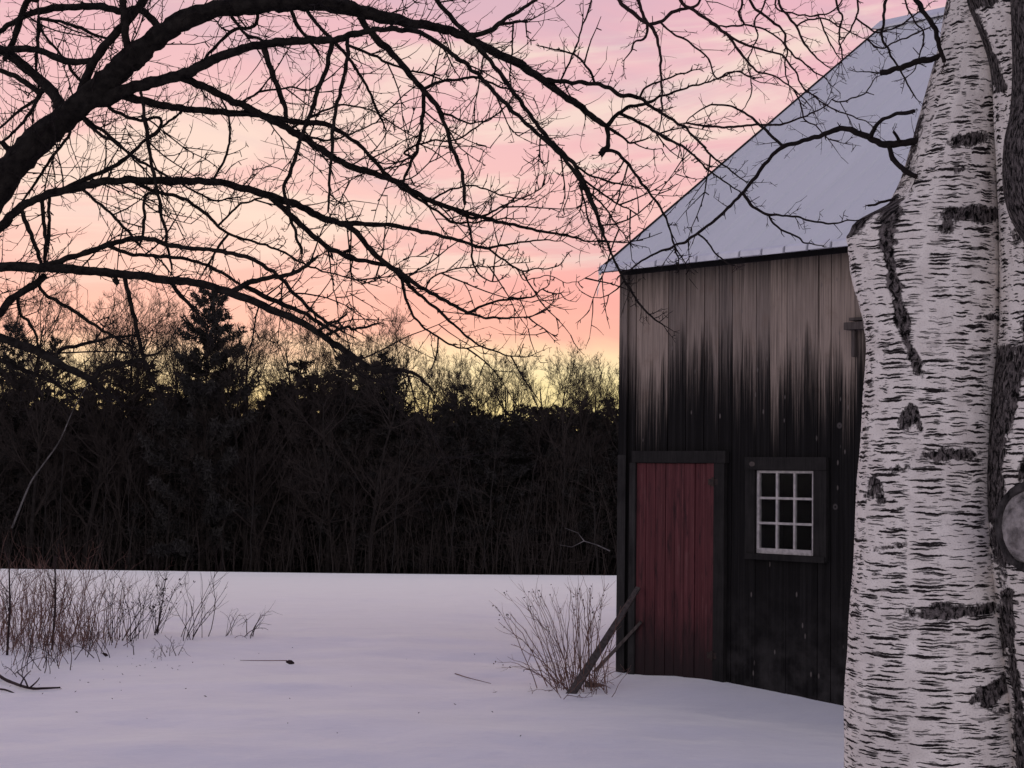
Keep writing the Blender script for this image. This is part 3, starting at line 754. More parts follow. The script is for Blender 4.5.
    L('branch', [(108, 249, 2), (130, 254, 2), (160, 256, 1.9), (185, 259, 1.8), (200, 263, 1.8), (220, 272, 1.8), (240, 284, 1.6)], None, .2, 1.3, tl=(8, 34))
    L('branch', [(232, 290, 3), (250, 282, 2.8), (270, 278, 2.6), (290, 274, 2.4), (303, 268, 2), (312, 261, 1.7), (318, 256, 1.3)], None, -.1, 1.4, tl=(6, 24))
    L('branch', [(245, 290, 2.6), (275, 301, 2.4), (300, 311, 2.2), (320, 323, 1.8), (340, 337, 1.2)], None, .1, 1.1)
    L('branch', [(316, 331, 1.8), (335, 321, 1.4), (346, 315, 1)], None, -.1, 1, tl=(5, 16))
    L('branch', [(326, 334, 1.7), (346, 327, 1.6), (354, 330, 1.4), (366, 327, 1.2), (378, 323, 1)], None, -.1, 1.2, tl=(5, 14))
    L('branch', [(345, 351, 1.6), (352, 360, 1.4), (357, 371, 1.2), (368, 378, .8), (385, 378, .6)], None, .1, 1.2, tl=(6, 24))
    L('branch', [(380, 371, 1.4), (388, 385, 1.2), (392, 400, 1), (400, 412, .6)], None, .1, 1.2, tl=(6, 24))
    L('branch', [(170, 280, 2.4), (180, 295, 2.2), (188, 303, 1.9), (200, 318, 1.5), (210, 340, 1)], None, .2, 1)
    L('branch', [(125, 276, 2.6), (130, 300, 2.5), (135, 321, 2.4), (141, 348, 2.2), (150, 374, 1.9), (160, 392, 1.5)], None, .1, .8)
    L('branch', [(112, 273, 3), (117, 283, 2.4), (113, 279, 1)], None, 0, 1.6, tl=(5, 20))
    # hanging shoots
    L('branch', [(140, 84, 1.6), (145, 118, 1.9), (149, 150, 1.9), (156, 185, 1.8), (163, 220, 1.7), (168, 246, 1.4), (172, 270, 1)], None, -.2, .9)
    L('branch', [(42, 198, 2.2), (44, 222, 2), (46, 245, 2), (45, 262, 1.8)], None, 0, .9)
    L('branch', [(50, 196, 1.8), (49, 220, 1.6), (47, 245, 1.4)], None, 0, .9)
    L('branch', [(22, 208, 2.4), (30, 232, 2.4), (38, 252, 2.2), (42, 266, 2)], None, 0, .9)
    L('branch', [(145, 196, 1.6), (144, 220, 1.6), (142, 243, 1.4)], None, .1, .8)
    L('branch', [(262, 45, 3.2), (268, 60, 3.2), (275, 80, 3), (282, 100, 2.7), (287, 118, 2.4)], None, .1, 1)
    L('branch', [(332, 42, 2.6), (326, 68, 2.5), (318, 92, 2.4), (310, 114, 2.2), (303, 131, 2), (296, 155, 1.9), (289, 175, 1.9), (284, 188, 1.8), (287, 205, 1.8), (292, 222, 1.7), (297, 238, 1.5), (303, 254, 1.2)], None, .1, 1)
    L('branch', [(349, 37, 2.2), (347, 62, 2.1), (340, 90, 2), (335, 115, 1.9), (332, 142, 1.8), (330, 180, 1.5), (328, 212, 1)], None, -.1, .9)
    L('branch', [(300, 6, 2.2), (315, 22, 2.1), (330, 38, 2), (350, 60, 1.7), (368, 90, 1.4), (378, 112, 1.3), (386, 130, .8)], None, .1, 1.1)
    L('branch', [(288, 5, 2), (298, 26, 2), (309, 40, 1.8), (320, 55, 1.2)], None, .1, 1)
    L('branch', [(345, 44, 1.6), (370, 54, 1.5), (400, 68, 1.3), (425, 74, 1), (450, 82, .6)], None, .1, 1.3)
    L('branch', [(255, 25, 1.8), (235, 30, 1.8), (215, 47, 1.6), (200, 65, 1.2)], None, .1, 1)
    L('branch', [(226, 15, 1.6), (245, 33, 1.6), (262, 40, 1.4), (285, 48, 1)], None, -.1, 1.2)
    L('branch', [(240, 100, 1.3), (262, 92, 1.2), (290, 88, 1), (320, 92, .7)], None, .2, 1.1)
    L('branch', [(290, 130, 1.2), (320, 112, 1.2), (345, 105, 1), (375, 112, .8)], None, .2, 1.1)
    L('branch', [(300, 132, 1.6), (325, 140, 1.3), (345, 136, 1), (378, 122, .7)], None, -.1, 1.1)
    L('branch', [(212, 182, 1.4), (228, 150, 1.3), (229, 120, 1.2), (222, 100, 1)], None, .1, .6)
    L('branch', [(95, 100, 2), (75, 75, 1.8), (65, 60, 1.6), (42, 30, 1.2), (38, 0, 1)], None, .2, 1)
    # lines crossing the lower left of the crown
    L('branch', [(80, 190, 1.6), (98, 202, 1.7), (112, 215, 1.7), (128, 232, 1.6), (140, 246, 1.4)], None, .1, 1)
    L('branch', [(130, 182, 1.5), (150, 190, 1.9), (170, 195, 1.9), (190, 202, 1.8), (208, 216, 1.7), (222, 230, 1.6), (235, 236, 1.5), (255, 242, 1.3), (280, 251, 1.2), (300, 262, 1.1), (320, 270, .9), (345, 277, .7), (375, 285, .5)], None, .1, .9, tl=(8, 34))
    L('branch', [(95, 130, 1.8), (118, 145, 1.7), (138, 160, 1.6), (160, 172, 1.4), (185, 186, 1.2), (215, 200, 1), (240, 196, .7)], None, -.1, 1.1)
    L('branch', [(112, 110, 2), (130, 118, 1.8), (147, 120, 1.7), (160, 118, 1.6), (158, 130, 1.4), (150, 138, 1)], None, .1, 1.1)
    L('branch', [(225, 240, 1.4), (215, 252, 1.3), (205, 270, 1)], None, .1, 1)
    L('branch', [(215, 228, 1.3), (240, 205, 1.2), (262, 198, .9)], None, .1, .9)
    # left edge: limbs rising away from the great limb
    L('limb', [(62, 112, 9), (52, 92, 8), (33, 74, 7), (14, 58, 6.5), (-10, 45, 6), (-60, 30, 4)], None, .5, 1.3, tl=(14, 60))
    L('limb', [(95, 62, 3.6), (75, 62, 4), (58, 58, 4.2), (38, 50, 4.2), (15, 49, 4), (-15, 54, 3)], None, .2, 1.5, tl=(10, 46))
    L('limb', [(160, 30, 4.5), (142, 11, 4.6), (122, 11, 4.6), (100, 7, 4.5), (75, 7, 4.3), (45, 10, 4), (20, 18, 3.4), (0, 32, 2.6), (-20, 46, 2)], None, .3, 1.4, tl=(10, 46))
    L('limb', [(129, 62, 5), (126, 35, 5), (123, 0, 4.6), (120, -40, 4)], None, -.1, .7)
    L('branch', [(40, 92, 3), (22, 80, 2.8), (0, 70, 2.5), (-20, 66, 2)], None, .2, 1.3)
    L('branch', [(28, 0, 4), (20, 20, 3.6), (14, 40, 3.2), (4, 60, 2.5)], None, .1, 1.2)
    L('branch', [(40, 20, 2), (38, 45, 1.8), (36, 68, 1.4), (40, 95, 1)], None, 0, 1)
    L('branch', [(40, 18, 1.8), (70, 24, 1.8), (90, 33, 1.6), (108, 40, 1.2)], None, 0, 1)
    L('branch', [(30, 85, 2), (38, 97, 1.8), (20, 110, 1.6), (0, 128, 1.2)], None, .2, 1.2)
    L('branch', [(45, 90, 2), (25, 120, 1.7), (10, 135, 1.4), (-10, 150, 1)], None, .2, 1.2)
    L('branch', [(10, 150, 2), (5, 148, 1.5), (-10, 130, 1)], None, .1, 1)
    L('branch', [(75, 115, 2.2), (92, 124, 2.2), (105, 133, 2), (125, 150, 1.5)], None, .1, 1.3)
    L('branch', [(70, 132, 1.8), (50, 160, 1.6), (36, 182, 1.4), (12, 215, 1)], None, .2, 1.2)
    # low limbs at the left edge
    L('limb', [(-110, 330, 8), (-60, 320, 7), (-20, 330, 6), (0, 338, 5.6), (25, 346, 5.2), (45, 355, 5), (65, 367, 4.6), (88, 378, 4), (105, 391, 2.6), (120, 402, 1.5)], 6.5, -.5, 1.3, tl=(10, 50))
    L('limb', [(-20, 330, 4), (0, 312, 4.6), (12, 299, 4.6), (28, 288, 4.5), (46, 276, 4)], None, .1, 1.3, tl=(10, 44))
    L('branch', [(92, 381, 2.6), (104, 368, 2.5), (124, 363, 2.3), (140, 359, 1.6), (160, 352, 1)], None, .1, 1)
    L('branch', [(46, 295, 2), (70, 309, 2), (90, 322, 1.8), (110, 335, 1.5), (135, 348, 1)], None, .1, 1.2)
    L('branch', [(-20, 345, 3), (0, 360, 2.6), (25, 370, 2.3), (50, 381, 1.8), (75, 396, 1.2)], None, .1, 1.3)
    L('branch', [(60, 350, 2), (80, 345, 1.8), (105, 338, 1.5), (135, 335, 1)], None, .1, 1.2)
    L('branch', [(18, 294, 2), (20, 312, 1.8), (34, 330, 1.5), (40, 350, 1.2)], None, .1, 1.2)
    inv = root.location.copy()
    for o in kids: o.location = -inv
apple()

# ------------------------------------------------------------------ birch
def birch_mat():
    m, t, b = material('birch_bark')
    uv = t.new('ShaderNodeUVMap', uv_map='UVMap').outputs[0]
    at_ = t.new('ShaderNodeAttribute', attribute_name='scar').outputs['Fac']
    dn = t.new('ShaderNodeTexNoise', {'Vector': uv, 'Scale': 26.0, 'Detail': 4.0})
    off = t.new('ShaderNodeVectorMath', {0: dn.outputs['Color'], 1: (.5, .5, .5)}, operation='SUBTRACT').outputs[0]
    off = t.new('ShaderNodeVectorMath', {0: off, 1: (.050, .017, 0)}, operation='MULTIPLY').outputs[0]
    p = t.new('ShaderNodeVectorMath', {0: uv, 1: off}, operation='ADD').outputs[0]
    lowu = t.new('ShaderNodeTexNoise', {'Vector': uv, 'Scale': 9.0, 'Detail': 2.0}).outputs['Color']
    lowu = t.new('ShaderNodeVectorMath', {0: t.new('ShaderNodeVectorMath', {0: lowu, 1: (.5, .5, .5)}, operation='SUBTRACT').outputs[0], 1: (.09, .006, 0)}, operation='MULTIPLY').outputs[0]
    p = t.new('ShaderNodeVectorMath', {0: p, 1: lowu}, operation='ADD').outputs[0]
    frag = t.noise(uv, 1.0, 4, .7, scl=(150, 240, 1))
    def dash(sx, sy, lo, hi, soft, seed):
        mp = t.new('ShaderNodeMapping', {0: p}); mp.inputs['Scale'].default_value = (sx, sy, 1); mp.inputs['Location'].default_value = (seed, seed * 1.7, 0)
        v = t.new('ShaderNodeTexVoronoi', {'Vector': mp.outputs[0], 'Scale': 1.0}, voronoi_dimensions='2D')
        v.inputs['Randomness'].default_value = 1.0
        rad = t.map(t.new('ShaderNodeSeparateColor', {0: v.outputs['Color']}).outputs[0], 0, 1, lo, hi)
        return t.map(t.math('ADD', t.math('SUBTRACT', rad, v.outputs['Distance']), t.math('MULTIPLY', t.math('SUBTRACT', frag, .5), .38)), 0, soft)
    dens = t.noise(uv, 6.5, 3, .6)                      # where the marks crowd together
    dd = t.map(dens, .32, .68)
    a = dash(8.0, 98, -.20, .46, .09, 0.0)
    b2 = dash(13, 130, -.24, .46, .10, 3.1)
    c2 = dash(24, 190, -.34, .42, .12, 7.7)
    marks = t.math('MAXIMUM', t.math('MULTIPLY', a, t.map(dens, .22, .40)), t.math('MAXIMUM', t.math('MULTIPLY', b2, t.map(dens, .78, .50)), t.math('MULTIPLY', c2, .85)))
    rag = t.noise(uv, 60, 5, .7); rag2 = t.noise(uv, 14, 5, .65)
    cr = t.noise(uv, 1.0, 6, .75, .6, scl=(85, 40, 1))
    scar = t.map(t.math('ADD', at_, t.math('ADD', t.math('MULTIPLY', t.math('SUBTRACT', rag, .5), 1.3), t.math('MULTIPLY', t.math('SUBTRACT', rag2, .5), 1.3))), .46, .62)
    white = t.mix(t.map(rag2, .3, .7), (.68, .62, .56, 1), (.89, .83, .755, 1))
    gry = t.noise(uv, 3.0, 4, .6)
    white = t.mix(t.math('MULTIPLY', t.map(gry, .50, .72), .5), white, (.45, .40, .375, 1))
    white = t.mix(t.math('MULTIPLY', t.map(t.noise(uv, 220, 3, .7), .50, .66), .35), white, (.34, .30, .28, 1))
    ink = t.mix(t.map(rag, .3, .7), (.007, .006, .006, 1), (.034, .028, .027, 1))
    c = t.mix(marks, white, ink)
    rough = t.mix(t.map(cr, .44, .60), (.005, .0045, .0045, 1), (.22, .19, .18, 1))
    c = t.mix(scar, c, rough)
    t.set(b.inputs['Base Color'], c)
    b.inputs['Roughness'].default_value = .85; b.inputs['Specular IOR Level'].default_value = .06
    h = t.math('ADD', t.math('MULTIPLY', marks, -.6), t.math('MULTIPLY', scar, t.math('SUBTRACT', t.math('MULTIPLY', cr, 2.5), .8)))
    h = t.math('ADD', h, t.math('MULTIPLY', rag2, .5))
    t.set(b.inputs['Normal'], t.new('ShaderNodeBump', {'Height': h, 'Strength': .8, 'Distance': .010}).outputs[0])
    return m
BIRCH = birch_mat()
ROUGH = simple('rough_dark_bark', (.010, .009, .009), (.085, .075, .072), 55, .95, .1, 1.0, scl=(1, 1, .5))

def stem(name, rows, Y, root, scars=(), bumps=(), sides=170, step=4, flare=(), lines=()):
    """a birch stem from its left/right outline rows (y, left, right), round in plan"""
    rows = [tuple(map(float, r_)) for r_ in rows]
    sp = catmull(rows, 10)
    ys, out, y = [r_[0] for r_ in sp], [], rows[0][0]
    while y < rows[-1][0]:
        i = 0
        while i < len(ys) - 2 and ys[i + 1] < y: i += 1
        k = (y - ys[i]) / max(1e-6, ys[i + 1] - ys[i])
        out.append((y, sp[i][1] + (sp[i + 1][1] - sp[i][1]) * k, sp[i][2] + (sp[i + 1][2] - sp[i][2]) * k)); y += step
    V, F, UV, SCAR = [], [], [], []
    for (y, l, r_) in out:
        c = at((l + r_) / 2, y, Y); rad = (r_ - l) / 2 * Y / FPX
        for k in range(sides + 1):
            ph = 2 * math.pi * (k / sides) - math.pi / 2    # seam at the back
            dx, dy = math.sin(ph + math.pi / 2), math.cos(ph + math.pi / 2)
            px = (l + r_) / 2 + (r_ - l) / 2 * dx; front = -dy
            rr_ = rad * (1 + .035 * noise.noise((c.x * 3 + dx * 1.2, dy * 1.2, c.z * 2.2)) + .012 * noise.noise((dx * 6, dy * 6, c.z * 9)))
            for (bx, by, sx, sy, amp) in bumps:
                if front > -.2: rr_ += amp * math.exp(-((px - bx) / sx) ** 2 - ((y - by) / sy) ** 2)
            off = 0
            if flare and dx < -.30 and flare[0][0] < y < flare[-1][0]:
                for (ya, oa), (yb, ob) in zip(flare, flare[1:]):
                    if ya <= y <= yb: off = oa + (ob - oa) * (y - ya) / (yb - ya)
                off *= ((-dx - .30) / .70) ** 1.6 * (1 + .10 * noise.noise((y * .09, dy * 3, 0)))
            px -= off
            s = 0
            if front > -.25:
                for (lp, lw, la) in lines:
                    for (xa, ya), (xb, yb) in zip(lp, lp[1:]):
                        if min(ya, yb) - 20 < y < max(ya, yb) + 20:
                            q = max(0, min(1, ((px - xa) * (xb - xa) + (y - ya) * (yb - ya)) / ((xb - xa) ** 2 + (yb - ya) ** 2)))
                            s = max(s, la * math.exp(-((px - xa - q * (xb - xa)) ** 2 + (y - ya - q * (yb - ya)) ** 2) / (lw * (1 + .55 * noise.noise((y * .06, lw, 3)) + .3 * noise.noise((y * .2, lw, 8)))) ** 2))
                for (bx, by, sx, sy, rot, amp) in scars:
                    u, v = px - bx, y - by
                    cu, cv = u * math.cos(rot) + v * math.sin(rot), -u * math.sin(rot) + v * math.cos(rot)
                    s = max(s, amp * math.exp(-(abs(cu / sx) ** 3) - (cv / sy) ** 2))
            V.append((c.x + dx * rr_ - off * Y / FPX, c.y + dy * rr_, c.z)); UV.append((ph * .20, c.z)); SCAR.append(s)
    n = sides + 1
    for j in range(len(out) - 1):
        for k in range(sides): F.append((j * n + k, (j + 1) * n + k, (j + 1) * n + k + 1, j * n + k + 1))
    me = bpy.data.meshes.new(name); me.from_pydata(V, [], F); me.materials.append(BIRCH)
    ul = me.uv_layers.new(name='UVMap')
    ul.data.foreach_set('uv', [q for l in me.loops for q in UV[l.vertex_index]])
    at2 = me.attributes.new('scar', 'FLOAT', 'POINT'); at2.data.foreach_set('value', SCAR)
    me.polygons.foreach_set('use_smooth', [True] * len(me.polygons)); me.update()
    o = bpy.data.objects.new(name, me); COL.objects.link(o); o.parent = root
    return o

def birch():
    Y = 4.8
    c = at(940, 700, Y); g = gz(c.x, c.y)
    root = empty('birch_tree', (c.x, c.y, g))
    tag(root, 'thick white birch with black dashed bark and forked stems, close at the right', 'tree')
    kids = []
    main = [(-330, 1000, 1050), (-150, 975, 1030), (0, 947, 1022), (40, 940, 1016), (60, 935, 1013), (90, 927, 1008), (120, 919, 1004), (150, 911, 1002), (180, 902, 1001), (205, 890, 1001),
            (235, 880, 1001), (270, 873, 1002), (310, 869, 1002), (350, 867, 1001), (400, 864, 999), (450, 861, 997), (500, 857, 997), (550, 855, 1001), (600, 852, 1005), (650, 850, 1011), (700, 848, 1016), (768, 847, 1020),
            (850, 842, 1028), (950, 830, 1040), (1040, 808, 1066), (1100, 780, 1100), (1160, 740, 1140)]
    sc = [(962, 222, 44, 9, -.05, 1.1), (958, 148, 22, 8, -.15, 1.0), (945, 178, 12, 5, 0, .8), (895, 420, 8, 15, .35, .9), (930, 456, 36, 7, -.05, .95), (885, 470, 18, 5, -.3, .6),
          (930, 606, 42, 7, -.08, 1.0), (975, 678, 34, 9, -.45, 1.0), (985, 700, 28, 4, 0, .7), (985, 322, 30, 4, 0, .75), (865, 495, 6, 10, .3, .7), (920, 352, 36, 3, 0, .5), (960, 390, 40, 3, 0, .5), (880, 545, 24, 4, -.2, .65),
          (985, 545, 20, 3, 0, .5), (915, 766, 40, 4, 0, .8), (928, 62, 8, 50, .25, .55), (905, 180, 6, 40, .3, .5), (930, 238, 14, 8, -.5, .7), (900, 270, 8, 40, -.1, .35), (890, 320, 6, 30, -.25, .9), (882, 280, 5, 30, -.1, .9), (900, 362, 6, 22, -.4, .8)]
    kids.append(stem('trunk', main, Y, root, sc, flare=[(203, 0), (208, 6), (214, 16), (220, 26), (228, 31), (240, 32), (258, 27), (280, 20), (300, 12), (318, 6), (340, 1), (350, 0)],
        lines=[([(890, 205), (880, 214), (876, 228), (877, 250), (881, 275), (885, 300)], 6, 1.0), ([(885, 300), (889, 325), (895, 350), (903, 376)], 5, .95), ([(884, 206), (868, 214), (858, 222), (850, 232)], 7, 1.0), ([(884, 214), (880, 232), (878, 250)], 10, .9),
               ([(945, 0), (935, 50), (925, 90), (915, 130)], 5, .62), ([(918, 122), (908, 160), (897, 192)], 5, .6), ([(866, 480), (872, 500)], 6, .9), ([(890, 428), (898, 410), (905, 430)], 5, .9), ([(918, 600), (950, 606), (990, 600)], 6, .9), ([(965, 690), (985, 678), (1004, 668)], 8, 1.0)]))
    second = [(-330, 985, 1050), (-150, 972, 1042), (-40, 964, 1040), (0, 968, 1040), (30, 979, 1044), (60, 989, 1050), (90, 993, 1056), (130, 995, 1066), (180, 998, 1078), (230, 1000, 1086), (300, 1001, 1094), (350, 999, 1098),
              (400, 993, 1100), (450, 989, 1102), (500, 987, 1106), (550, 989, 1112), (600, 995, 1122), (650, 1002, 1134), (700, 1008, 1146), (768, 1012, 1160), (850, 1016, 1180), (950, 1014, 1200), (1040, 1004, 1224), (1160, 985, 1260)]
    sc2 = [(978, 6, 14, 8, 0, 1.2), (1014, 470, 9, 22, .3, 1.0), (994, 540, 4, 40, -.05, .9), (1020, 330, 10, 30, .2, .8),
           (1000, 620, 3, 50, -.1, .8), (1012, 720, 3, 50, -.05, .7), (1016, 190, 8, 60, .1, 1.2), (1022, 250, 8, 30, .1, 1.1), (1018, 690, 12, 5, -.5, .6)]
    kids.append(stem('stem', second, Y - .16, root, sc2, lines=[([(966, -10), (968, 4), (977, 28), (986, 50), (992, 70), (998, 95)], 3.6, 1.0), ([(1002, 350), (1000, 372), (994, 405), (991, 440), (990, 480), (991, 520), (996, 560)], 6, 1.1), ([(1012, 350), (1004, 390), (998, 430)], 6, 1.0), ([(1000, 590), (1006, 650), (1014, 720), (1016, 790)], 3.5, .9)]))
    # third stem with rough black bark at the edge of the picture
    third = [(-330, 1010, 1080), (-100, 1010, 1084), (0, 1011, 1086), (60, 1013, 1090), (110, 1011, 1094), (140, 1005, 1096), (180, 1004, 1100), (210, 1009, 1102), (230, 1018, 1104), (255, 1030, 1112), (330, 1042, 1120), (420, 1050, 1130), (520, 1064, 1140), (650, 1076, 1150), (800, 1080, 1170), (1000, 1080, 1190), (1160, 1075, 1200)]
    o = stem('stem', third, Y - .30, root, [(1040, 120, 60, 160, 0, 1.6)], sides=90)
    kids.append(o)
    # healed round scar of a cut branch
    cx, cy, Ys = 1031, 526, Y - .42
    mb = MB(); pts = []
    for i in range(33):
        q = 2 * math.pi * i / 32
        wq = 1 + .10 * noise.noise((math.cos(q) * 1.3, math.sin(q) * 1.3, 5)); pts.append(at(cx + 34 * wq * math.cos(q), cy + 41 * wq * math.sin(q), Ys + .03 * (1 - math.cos(q) * .9)))
    mb.tube(pts, [.0095 + .004 * noise.noise((math.cos(i * math.pi / 16) * 1.7, math.sin(i * math.pi / 16) * 1.7, 0)) for i in range(33)], 9, False, .25)
    scar = mb.build('branch_scar', ROUGH, root, True); kids.append(scar)
    mb = MB(); n0 = 0
    ring = [at(cx + 32 * math.cos(2 * math.pi * i / 32), cy + 39 * math.sin(2 * math.pi * i / 32), Ys + .03 * (1 - math.cos(2 * math.pi * i / 32) * .9)) for i in range(32)]
    mid = [at(cx + 18 * math.cos(2 * math.pi * i / 32), cy + 22 * math.sin(2 * math.pi * i / 32), Ys + .012) for i in range(32)]
    mb.v = [tuple(p) for p in ring + mid] + [tuple(at(cx, cy, Ys + .005))]
    mb.f = [(i, (i + 1) % 32, 32 + (i + 1) % 32, 32 + i) for i in range(32)] + [(32 + i, 32 + (i + 1) % 32, 64) for i in range(32)]
    mb.build('callus_wood', simple('callus', (.035, .030, .028), (.40, .36, .34), 32, .85, .2, 1.0), scar, True)
    # branches
    T = Tracer(); rr = random.Random(5)
    for y in range(-300, 400, 20): T.all.append((1000 if y < 0 else 960, y, Y))
    def B(name, pts, d0=None, dd=0.0, tw=1.0, **k):
        k.setdefault('tl', (12, 44)); k.setdefault('up', -.05); k.setdefault('r_tw', .5)
        o = T.limb(root, name, pts, d0, dd, BTWIG if k.pop('thin', False) else TWIG, tw, BTWIG, rr, **k); kids.append(o); return o
    B('branch', [(935, 142, 4), (908, 142, 3.6), (888, 145, 3.4), (872, 139, 3.1), (852, 131, 3), (840, 128.5, 2.8), (822, 135, 2.6), (800, 142, 2.4), (783, 147, 2.2), (768, 160, 2), (755, 178, 1.9), (745, 190, 1.8), (733, 203, 1.7), (720, 216, 1.6), (697, 234, 1.5), (685, 241, 1.4), (670, 248, 1.2), (648, 257, 1), (632, 268, .9), (620, 275, .5)], Y - .05, .5, .8, tl=(8, 30), lump=.1)
    B('branch', [(870, 138, 2.4), (876, 126, 2.3), (884, 119, 2.1), (897, 115, 2), (915, 111, 2)], None, -.2, .6, tl=(6, 16))
    B('branch', [(888, 146, 2.6), (892, 157, 2.6), (897, 164, 2.6), (907, 172, 2.8), (916, 178, 2.6)], None, -.1, .1)
    B('branch', [(900, 143, 1.8), (896, 135, 1.7), (894, 132, 1.4)], None, -.05, .2, tl=(4, 8))
    B('branch', [(783, 147, 1.6), (770, 134, 1.5), (758, 123, 1.3), (745, 113, 1.1), (730, 106, 1), (712, 105, .9), (700, 110, .8), (685, 123, .5)], None, .1, .8, tl=(6, 24))
    B('branch', [(742, 193, 1.7), (748, 200, 1.6), (755, 208, 1.5), (765, 213, 1.4), (780, 215, 1.2), (797, 217, 1.1), (812, 221, 1), (832, 224, .9), (850, 221, .7), (868, 218, .5)], None, -.3, .9, tl=(6, 20))
    B('branch', [(768, 213, 1.2), (776, 226, 1.1), (797, 237, 1), (806, 243, .8), (821, 245, .5)], None, -.1, .7, tl=(6, 16))
    B('branch', [(698, 233, 1.1), (706, 240, 1), (714, 252, .9), (724, 260, .8), (735, 266, .6)], None, -.1, .5, tl=(6, 16))
    B('broken_branch', [(955, 50, 4), (940, 57, 3.4), (920, 62, 3.2), (905, 66, 3), (893, 70, 2.8), (880, 73.5, 2.6)], Y - .05, .1, .12, tl=(6, 18))
    B('branch', [(880, 72, .8), (866, 72, .6), (857, 72, .5)], None, 0, .4, tl=(5, 10))
    B('branch', [(895, 199, 1.2), (882, 202, 1.4), (868, 206, 1.2)], Y - .1, 0, .3, tl=(5, 10))
    # high limb above the picture that the fine drooping shoots hang from
    B('limb', [(985, -230, 10), (930, -190, 8), (850, -130, 7), (760, -90, 5.5), (680, -60, 4), (610, -45, 2.6), (560, -40, 1.5)], Y, .8, .6)
    B('limb', [(985, -120, 6), (950, -80, 5), (915, -35, 3.6), (905, -20, 3)], Y, -.1, .4)
    B('branch', [(908, -20, 2.8), (917, 2, 2.8), (928, 17, 2.8), (935, 30, 2.6), (939, 45, 2.3), (944, 62, 2)], None, 0, .3, tl=(6, 20))
    B('branch', [(900, -24, 1.6), (886, 0, 1.5), (884, 20, 1.5), (882, 36, 1.4), (887, 48, 1.2), (900, 70, 1), (912, 92, .8), (918, 100, .4)], None, .05, .6, tl=(6, 24))
    hang = [
        [(600, -40, 2.4), (619, 1, 2.3), (632, 12, 2.2), (641, 20, 2.1), (649, 25, 2), (656, 36, 1.7), (660, 55, 1.4), (661, 80, 1.2), (662, 105, 1), (661, 122, .7)],
        [(630, -45, 2), (638, 0, 1.9), (643, 15, 1.8), (648, 27, 1.7), (646, 38, 1.5), (635, 42, 1.1), (630, 52, .9), (623, 62, .5)],
        [(649, 25, 2), (662, 21, 1.9), (672, 13, 1.8), (681, 9, 1.7), (691, 8, 1.6), (700, 0, 1.4), (715, -20, 1.2)],
        [(665, -50, 2), (681, 0, 2), (692, 8, 1.9), (706, 19, 1.8), (720, 29, 1.8), (729, 37, 1.7), (740, 52, 1.5), (752, 66, 1.2), (757, 72, 1.1), (772, 75, 1), (788, 85, .9), (800, 95, .8), (812, 108, .5)],
        [(724, 33, 1.5), (742, 43, 1.3), (760, 49, 1.2), (780, 54, 1.1), (794, 70, 1), (803, 88, .8), (818, 98, .5)],
        [(661, 22, 1.2), (672, 33, 1.1), (686, 40, 1.1), (703, 53, 1), (712, 65, .9), (716, 78, .8), (728, 73, .8), (740, 73, .8), (754, 80, .6), (770, 84, .5)],
        [(722, -55, 1.3), (741, 0, 1.3), (738, 12, 1.3), (743, 24, 1.2), (730, 26, 1), (715, 26, .8)],
        [(743, 24, 1.1), (760, 28, 1), (775, 36, .9), (786, 48, .9), (785, 70, .8), (790, 88, .5)],
        [(735, -60, 1.6), (750, 0, 1.5), (768, 18, 1.4), (783, 31, 1.3), (787, 48, 1.1), (800, 60, 1), (815, 72, .8), (828, 80, .5)],
        [(760, -70, 1.5), (778, 0, 1.4), (788, 16, 1.4), (797, 28, 1.3), (805, 45, 1.2), (815, 56, 1), (828, 67, .6)],
        [(800, -90, 1.4), (776, 0, 1), (790, 12, .9), (812, 16, .9), (830, 12, .8), (842, 0, .8), (846, -30, .8)],
        [(820, -100, 1.3), (836, 0, 1.2), (842, 16, 1.1), (839, 34, 1), (842, 56, .8), (839, 66, .5)],
        [(850, -110, 1.2), (858, 0, 1.1), (857, 16, 1), (850, 30, .9), (840, 45, .6)],
        [(795, 28, 1), (803, 22, 1), (822, 18, .9), (838, 26, .8), (858, 36, .6), (870, 40, .4)],
        [(820, 17, .9), (826, 34, .9), (833, 48, .8), (840, 60, .5)],
        [(860, 20, 1), (876, 32, 1), (890, 30, .9), (908, 20, .9), (925, 8, .8)],
        [(866, 34, .9), (880, 48, .9), (900, 40, .8), (920, 32, .8), (934, 24, .6)],
        [(905, 0, 1), (914, 20, .9), (924, 34, .9), (921, 50, .8), (914, 70, .6), (905, 78, .4)],
        [(780, -80, 1), (765, 0, 1), (755, 20, .9), (757, 38, .8), (748, 60, .7), (752, 90, .7), (745, 108, .5)],
        [(686, 127, 1.1), (705, 126, 1.3), (730, 127, 1.3), (755, 125, 1.2), (775, 125, 1.2), (786, 123, 1.1), (805, 116, .9), (822, 108, .7), (832, 100, .5)],
        [(793, 90, .9), (800, 102, .9), (804, 118, .8), (818, 128, .7), (830, 140, .6), (845, 143, .4)],
        [(800, 90, .9), (822, 102, .8), (840, 112, .8), (858, 118, .7), (872, 126, .5)],
        [(840, 102, .8), (858, 97, .8), (866, 92, .7), (874, 80, .6), (880, 76, .4)],
    ]
    for p in hang: B('branch', p, None if p[0][1] > -5 else Y + .3, rr.uniform(-.1, .25), 1.15, thin=True, tl=(8, 34), spur=.5)
    for o in kids: o.location = -Vector(root.location)
birch()

